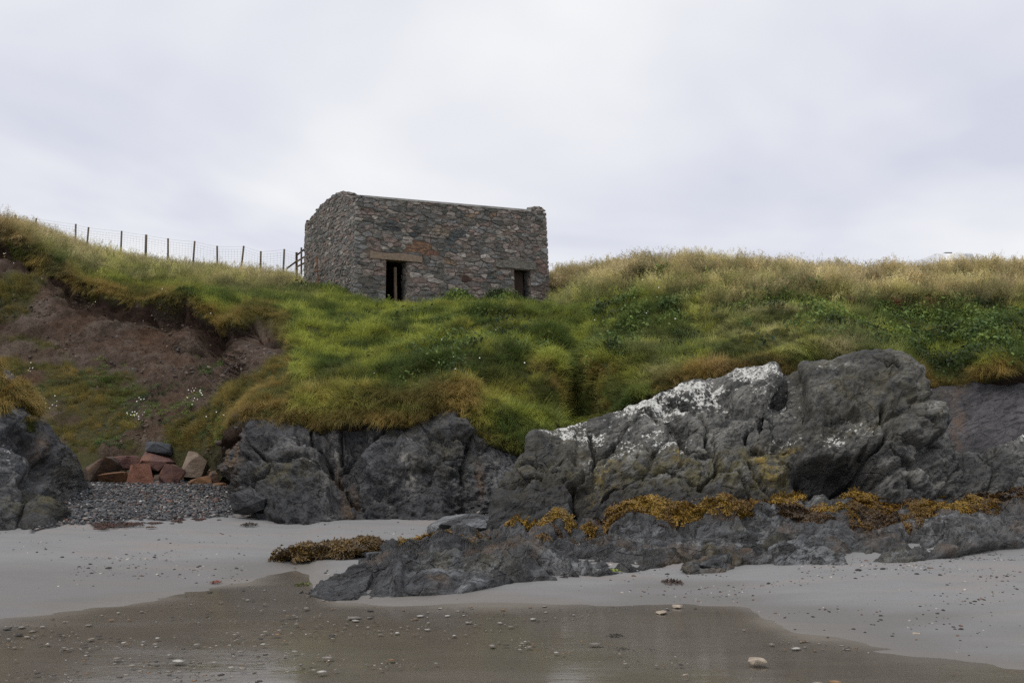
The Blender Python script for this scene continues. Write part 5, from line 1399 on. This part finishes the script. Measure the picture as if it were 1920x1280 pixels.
MB_BLUE = mat_boulder('blue_grey_boulder', (0.03, 0.034, 0.04), (0.085, 0.092, 0.10), (0.05, 0.05, 0.055))
MB_PALE = mat_boulder('pale_stone', (0.30, 0.25, 0.19), (0.45, 0.38, 0.30), (0.25, 0.2, 0.15))
gr = 'red and brown boulders at the back of the cove'
for a in ((192, 880, 62, 48, 20.2, MB_DARK, 'dark brown boulder with a grey top leaning at the left end of the pile', 1, .5), (236, 868, 48, 28, 20.6, MB_PURPLE, 'small brown boulder wedged atop the gap left of the salmon red boulder', 2, .1),
          (288, 864, 78, 36, 20.7, MB_PURPLE, 'long purple red boulder lying across the top of the pile', 3, -.3), (214, 898, 52, 28, 20.0, MB_ORANGE, 'low orange brown boulder at the foot of the pile, left of the salmon one', 4, .1),
          (266, 890, 52, 42, 19.9, MB_RED, 'blocky salmon red boulder standing on the grey shingle', 5, .0), (322, 892, 46, 46, 20.0, MB_PURPLE, 'dark red boulder right of the salmon one, green weed on its side', 6, -.5),
          (366, 872, 56, 52, 20.5, MB_TAN, 'large tan flat faced boulder near the right end of the pile', 7, -.15), (378, 904, 50, 28, 19.8, MB_ORANGE, 'wedge shaped brown boulder under the large tan one', 8, .3),
          (416, 862, 30, 40, 20.3, MB_PURPLE, 'shaded purple boulder beside the dark cliff', 9, .4), (412, 892, 46, 26, 19.9, MB_DARK, 'dark boulder in the hollow between the brown wedge and the cliff', 10, .1),
          (414, 912, 30, 16, 19.3, MB_ORANGE, 'small brown stone at the cliff foot, lowest of the pile', 11, 0), (298, 840, 56, 26, 20.9, MB_BLUE, 'blue grey boulder sitting above the long purple red one', 12, -.25), (300, 900, 26, 26, 20.4, MB_DARK, 'dark boulder hidden in the gap behind the salmon one', 13, .2), (168, 888, 34, 36, 20.3, MB_DARK, 'brown boulder end against the left rock', 14, .2),
          (345, 858, 34, 30, 21.0, MB_DARK, 'dark boulder half buried behind the tan one', 15, .2), (248, 896, 22, 30, 20.4, MB_DARK, 'dark stone filling the gap left of the salmon boulder', 16, .0)):
    boulder('boulder', a[0], a[1], a[2], a[3], a[4], a[5], a[6], gr, 100 + a[7], a[8])
# rocks lying on the sand
gd = float(G(np.array(615.), np.array(1050.)))
boulder('seaweed_rock', 622, 1033, 190, 42, gd + .3, M['ledge'], 'low rock hummock under golden wrack standing alone on the sand', None, 131, .16, .5, cat='rock', sq=1.5)
for (x, y, w_, h_, D, lb, sd) in ((1330, 1056, 100, 40, 10.75, 'wedge shaped grey rock jutting from the platform onto the sand', 132), (860, 985, 120, 48, 13.2, 'flat grey green slab between the sand tongue and the outcrop', 133), (855, 1000, 80, 26, 12.6, 'thin dark slab at the inner end of the sand tongue', 134), (755, 1022, 60, 18, 11.9, 'small pale rock beside the seaweed rock', 135), (700, 1043, 50, 18, 11.2, 'rounded brown rock right of the seaweed rock', 136), (468, 940, 70, 50, 15.0, 'jagged grey rock leaning against the cliff foot', 138), (1390, 1055, 36, 18, 10.9, 'pale pinkish stone in the sand beside the wedge shaped rock', 139)):
    boulder('rock', x, y, w_, h_, D, MB_TAN if sd in (139,) else M['ledge'] if sd != 138 else M['cliff'], lb, None, sd, .12 if sd != 132 else .25, .8, cat='rock', sq=1.7)
for (x, y, w_, h_, lb, sd) in ((1420, 1238, 34, 12, 'tan stone lying in the shallow pool', 141), (1270, 1136, 20, 6, 'small cream stone at the pool edge', 142), (1240, 1147, 20, 6, 'flat beige stone just inside the pool edge', 143), (1718, 1187, 14, 4, 'tiny white shell on the grey sand at the right', 144), (1286, 1265, 12, 5, 'small cream pebble near the bottom of the pool', 145)):
    D = float(1.6 / -tanel(y + h_ / 2)) if sd != 144 else float(G(np.array(float(x)), np.array(float(y))))
    boulder('stone', x, y, w_, h_, D, MB_PALE, lb, None, sd, 0, .8, cat='stone', sq=1.8)

# ------------------------------------------------------------------ seaweed, shingle and beach litter
def build_litter():
    rng = np.random.default_rng(41)
    pw = [wrack('wrack_a', 70, .11, .026, rng), wrack('wrack_b', 60, .10, .022, rng), wrack('wrack_c', 84, .12, .034, rng)]
    V, sg, px, py = LEDGE
    wl = np.zeros(px.shape)
    for (cx, cy, rx, ry, a) in ((1400, 972, 150, 16, 1.2), (1560, 952, 110, 16, 1.2), (1300, 988, 90, 14, 1.5), (1200, 992, 60, 12, 1.5), (1110, 988, 60, 12, 1.5), (1020, 992, 60, 10, 1.4), (1480, 955, 60, 20, 1.2), (1650, 960, 110, 9, .9), (1860, 925, 70, 16, 1.2), (1800, 952, 60, 8, .6), (1740, 965, 60, 8, .5),
                                (830, 1028, 70, 10, 2.0), (880, 1020, 40, 8, 1.8), (1000, 1038, 44, 8, 1.8), (920, 1042, 14, 6, .5), (1240, 1008, 60, 8, .6), (960, 1005, 40, 6, .5), (1380, 1000, 60, 8, .5), (1500, 990, 90, 8, .5), (1540, 1052, 16, 4, .5), (1680, 985, 60, 6, .3)):
        wl += a * blob(px, py, cx, cy, rx, ry)
    patch = fbm(V * 1.9, 121, 3)
    wl = np.clip(wl, 0, 1.6) * (patch + .38 * np.clip(wl, 0, 1.6) > .30) * (wl > .12)
    pts, nm, _, _ = sample_grid(V, wl + 1e-9, 5000, rng); n = len(pts)
    # fringe at the foot of the outcrop
    V2, sg2, px2, py2 = OUTC
    w2 = ((sg2 < 1.04) & (sg2 > .1)) * np.clip(blob(px2, py2, 1500, 940, 120, 22) + blob(px2, py2, 1350, 960, 120, 14) + blob(px2, py2, 1150, 972, 110, 14) + blob(px2, py2, 1010, 985, 70, 14) + blob(px2, py2, 1860, 915, 60, 14), 0, 1) * sstep(-.2, .2, fbm(V2 * 1.7, 123, 3))
    p2, n2_, _, _ = sample_grid(V2, w2 * (fbm(V2 * 2.3, 127, 3) > .05) + 1e-9, 500, rng)
    P_ = np.concatenate([pts, p2]); N_ = np.concatenate([nm, n2_]); n = len(P_)
    k = fbm(P_ * 2.2, 125, 2)
    tn = np.tile(np.array([0.205, 0.110, 0.013]), (n, 1)); tn = lerp3(tn, (0.31, 0.185, 0.022), sstep(0, .5, k)); tn = lerp3(tn, (0.075, 0.04, 0.012), sstep(0, .45, -k)); tn *= rng.uniform(.6, 1.3, (n, 1))
    scatter('wrack_seaweed', P_ + N_ * .004, align(N_, rng.uniform(0, 6.28, n), .15), rng.uniform(.5, 1.0, n), rng.integers(0, 3, n), tn, pw, 'golden brown bladder wrack draped over the shore rocks')
    # wrack on the lone hummock
    o = bpy.data.objects['seaweed_rock']; co = np.array([v.co for v in o.data.vertices]) + np.array(o.location); nn = np.array([v.normal for v in o.data.vertices])
    s = rng.integers(0, len(co), 900); q = co[s] + rng.normal(0, .03, (900, 3)) * np.array([1, 1, .2]) - nn[s] * .02; qn = nn[s]
    okm = (qn[:, 2] > -.1) & ((q[:, 0] < np.percentile(co[:, 0], 75)) | (rng.uniform(0, 1, 900) < .25)); q = q[okm]; qn = qn[okm]; m = len(q)
    tn = np.array([0.13, 0.075, 0.014]) * rng.uniform(.5, 1.4, (m, 1))
    scatter('wrack_seaweed', q, align(qn, rng.uniform(0, 6.28, m), .3), rng.uniform(.7, 1.2, m), rng.integers(0, 3, m), tn, pw, 'brown wrack covering the lone hummock on the sand')
    # shingle
    pb = [pebble('pebble_%s' % c, rng) for c in 'abcd']
    bpx, bpy_ = proj(BEACH); nzz = fbm(BEACH * np.array([3, 3, 0]), 21, 3)
    wsh = inpoly(bpx, bpy_ + 5 * nzz, [(60, 998), (120, 985), (240, 980), (330, 974), (445, 964), (470, 940), (440, 900), (160, 900), (60, 960)]).astype(float)
    wsh = np.maximum(wsh, .35 * inpoly(bpx + 25 * nzz, bpy_ + 5 * nzz, [(860, 950), (985, 925), (985, 950), (930, 985), (820, 968)]))
    pts, nm, _, _ = sample_grid(BEACH, wsh + 1e-9, 15000, rng); n = len(pts)
    g = rng.uniform(0, 1, n); base = np.where(g[:, None] < .75, np.array([[.075, .077, .082]]), np.where(g[:, None] < .9, np.array([[.17, .15, .135]]), np.where(g[:, None] < .96, np.array([[.15, .08, .055]]), np.array([[.36, .35, .33]]))))
    tn = base * rng.uniform(.45, 1.6, (n, 1))
    pts[:, 2] += rng.uniform(-.005, .03, n)
    scatter('shingle', pts, rng.uniform(-.6, .6, (n, 3)) + np.array([0, 0, 1]) * rng.uniform(0, 6.28, (n, 1)), rng.lognormal(math.log(.018), .38, n), rng.integers(0, 4, n), tn, pb, 'bank of dark grey pebbles in the cove below the boulders')
    # grit, shells and weed scraps on the sand
    wd = np.zeros(bpx.shape)
    dpool = BEACH[..., 1] - pool_y(bpx)
    wd += .9 * sstep(1130, 1400, bpx) * sstep(1200, 1075, bpy_) * sstep(1040, 1062, bpy_ + .03 * (bpx - 1300)) + .25 * sstep(1000, 1200, bpx) * (dpool > 0)
    wd += .8 * blob(bpx, bpy_, 200, 1062, 300, 26) + .5 * blob(bpx, bpy_, 420, 1088, 130, 14) + .12 * (bpx < 900) * (bpy_ > 975) + .5 * blob(bpx, bpy_, 740, 1005, 50, 12)
    wd *= (bpx > -80) & (bpx < 2000) & (BEACH[..., 1] > 5) & (dpool > 0)
    wd *= sstep(-.3, .3, fbm(BEACH * np.array([1.2, 2.5, 0]), 131, 3))
    pts, nm, _, _ = sample_grid(BEACH, wd + 1e-9, 2600, rng); n = len(pts); g = rng.uniform(0, 1, (n, 1))
    tn = np.where(g < .62, np.array([[.035, .03, .028]]), np.where(g < .8, np.array([[.13, .07, .045]]), np.array([[.42, .38, .33]]))) * rng.uniform(.7, 1.2, (n, 1))
    scatter('beach_grit', pts, np.stack([rng.normal(0, .1, n), rng.normal(0, .1, n), rng.uniform(0, 6.28, n)], -1), rng.lognormal(math.log(.008), .45, n), rng.integers(0, 4, n), tn, pb, 'dark grit and shell fragments scattered over the sand')
    # foam flecks, shells and weed scraps in the pool
    wp = (dpool < -.05) * (BEACH[..., 1] > 4.4) * (bpx > -80) * (bpx < 2000) * sstep(-.25, .35, fbm(BEACH * np.array([.8, 1.8, 0]), 133, 3)) * np.clip(.25 + (bpy_ - 1130) / 150, .1, 1.2)
    pts, nm, _, _ = sample_grid(BEACH, np.maximum(wp, 0) + 1e-9, 1900, rng); n = len(pts); pts[:, 2] = .002; g = rng.uniform(0, 1, (n, 1))
    tn = np.where(g < .5, np.array([[.25, .22, .185]]), np.where(g < .7, np.array([[.05, .045, .04]]), np.where(g < .85, np.array([[.23, .14, .07]]), np.array([[.42, .40, .36]])))) * rng.uniform(.7, 1.1, (n, 1))
    scatter('pool_litter', pts, np.stack([np.zeros(n), np.zeros(n), rng.uniform(0, 6.28, n)], -1), rng.lognormal(math.log(.008), .6, n), rng.integers(0, 4, n), tn, [pebble('fleck_%s' % c, rng, .12) for c in 'abcd'], 'shell bits, foam and weed scraps dotting the shallow pool')
    # strand line of red-brown weed below the shingle
    xs = rng.uniform(150, 500, 500); ys = np.interp(xs, [150, 240, 330, 440, 500], [989, 983, 977, 966, 968]) + rng.normal(0, 2.2, 500)
    keep = fbm(np.stack([xs / 40, ys / 40, ys * 0], -1), 141, 2) > -.15; xs = xs[keep]; ys = ys[keep]
    xs2 = rng.uniform(855, 960, 60); ys2 = 948 + rng.normal(0, 3, 60); xs = np.concatenate([xs, xs2]); ys = np.concatenate([ys, ys2])
    D = G(xs, ys); pts = P(xs, ys, D); n = len(pts); pts[:, 2] += .015
    tn = np.array([.085, .04, .026]) * rng.uniform(.4, 1.4, (n, 1))
    scatter('strandline_weed', pts, np.stack([np.zeros(n), np.zeros(n), rng.uniform(0, 6.28, n)], -1), rng.uniform(.25, .6, n), rng.integers(0, 3, n), tn, pw, 'dark red weed along the foot of the shingle bank')
    # single clumps lying loose on the sand
    for (x, y, sc_, c, lb) in ((1261, 1093, 1.0, (.05, .028, .018), 'dark brown clump of weed lying alone on the right sand'), (283, 990, .7, (.10, .05, .03), 'short brown weed scrap on the sand below the shingle'), (405, 1093, .5, (.20, .05, .03), 'tiny red scrap on the gritty sand'), (1155, 1196, .6, (.03, .025, .025), 'black weed sprig standing in the pool'),
                               (1222, 1225, .6, (.03, .025, .025), 'black weed sprig right of the purple scrap in the pool'), (1166, 1224, .7, (.05, .04, .05), 'purple black weed scrap in the pool'), (1006, 1225, .7, (.20, .13, .03), 'yellow brown weed scrap in the middle of the pool'), (560, 980, .6, (.22, .26, .04), 'bright green weed scrap on the sand by the cliff'), (570, 1098, .8, (.10, .12, .03), 'olive weed at the tip of the rock platform'),
                               (1150, 1072, .8, (.22, .26, .05), 'bright green weed at the platform edge'), (770, 1015, .8, (.16, .20, .04), 'light green weed patch behind the seaweed rock'), (468, 985, 1.1, (.06, .05, .04), 'dark drift weed in front of the cliff corner')):
        D = float(G(np.array(float(x)), np.array(float(y)))); c0 = P(x, y, D)
        src = pw[int(x) % 3]; m = src.data.copy(); m.materials.clear(); m.materials.append(mat_plain('weed_clump_%d' % x, tuple(q * .7 for q in c), tuple(min(1, q * 1.4) for q in c), 40, .5, .002))
        o = link(bpy.data.objects.new('weed_clump', m)); o.location = (c0[0], c0[1], c0[2] + .012); o.scale = (sc_, sc_, sc_ * .9); o.rotation_euler = (0, 0, x)
        tag(o, lb, 'seaweed')
    # small stones and clods on the earth scar
    ws = np.clip(HSOIL, 0, 1) * (HPX < 545) * (HPX > -200) * (HSEG > .3) * (HSEG < 3.1) * sstep(-.2, .4, fbm(HILL * 1.1, 151, 3))
    pts, nm, _, _ = sample_grid(HILL, ws + 1e-9, 2000, rng); n = len(pts); g = rng.uniform(0, 1, (n, 1))
    tn = np.where(g < .7, np.array([[.085, .06, .046]]), np.where(g < .9, np.array([[.17, .13, .10]]), np.array([[.09, .09, .092]]))) * rng.uniform(.6, 1.3, (n, 1))
    scatter('soil_stones', pts, rng.uniform(-.6, .6, (n, 3)) + np.array([0, 0, 1]) * rng.uniform(0, 6.28, (n, 1)), rng.lognormal(math.log(.021), .5, n), rng.integers(0, 4, n), tn, pb, 'small stones and clods stuck in the bare earth scar')
    # white flowers in the cove
    fv = [(0, 0, .02)] + [(.02 * math.cos(a), .02 * math.sin(a), .012 + .006 * (i % 2)) for i, a in enumerate(np.linspace(0, 6.283, 9)[:-1])]
    fo = proto_mesh('flower_head', fv, [(0, 1 + i, 1 + (i + 1) % 8) for i in range(8)], [1] * 9, M['leaf'])
    L = []
    for (cx, cy, rx, ry, m) in ((105, 778, 14, 5, 8), (265, 770, 3, 2, 4), (370, 766, 10, 3, 22), (412, 798, 10, 4, 4), (255, 797, 12, 5, 16), (60, 712, 4, 3, 5), (15, 492, 4, 3, 5), (245, 560, 150, 30, 10), (860, 680, 180, 60, 8), (1180, 600, 150, 50, 14)):
        for _ in range(m): L.append((rng.normal(cx, rx * .6), rng.normal(cy, ry * .6)))
    L = np.array(L); d2 = ((HPX[None, ::3, ::2] - L[:, 0, None, None]) ** 2 + (HPY[None, ::3, ::2] - L[:, 1, None, None]) ** 2).reshape(len(L), -1).argmin(1)
    pts = HILL[::3, ::2].reshape(-1, 3)[d2] + np.array([0, -.05, .2]) + rng.normal(0, .05, (len(L), 3)); n = len(pts)
    wht = rng.uniform(0, 1, (n, 1)) < .8
    tn = np.where(wht, np.array([[.72, .72, .68]]), np.array([[.6, .5, .12]]))
    scatter('wild_flowers', pts, np.stack([np.full(n, 1.0), np.zeros(n), np.zeros(n)], -1), rng.uniform(.4, .8, n), np.zeros(n), tn, [fo], 'sparse white and yellow wild flowers on the grassy slopes')
build_litter()
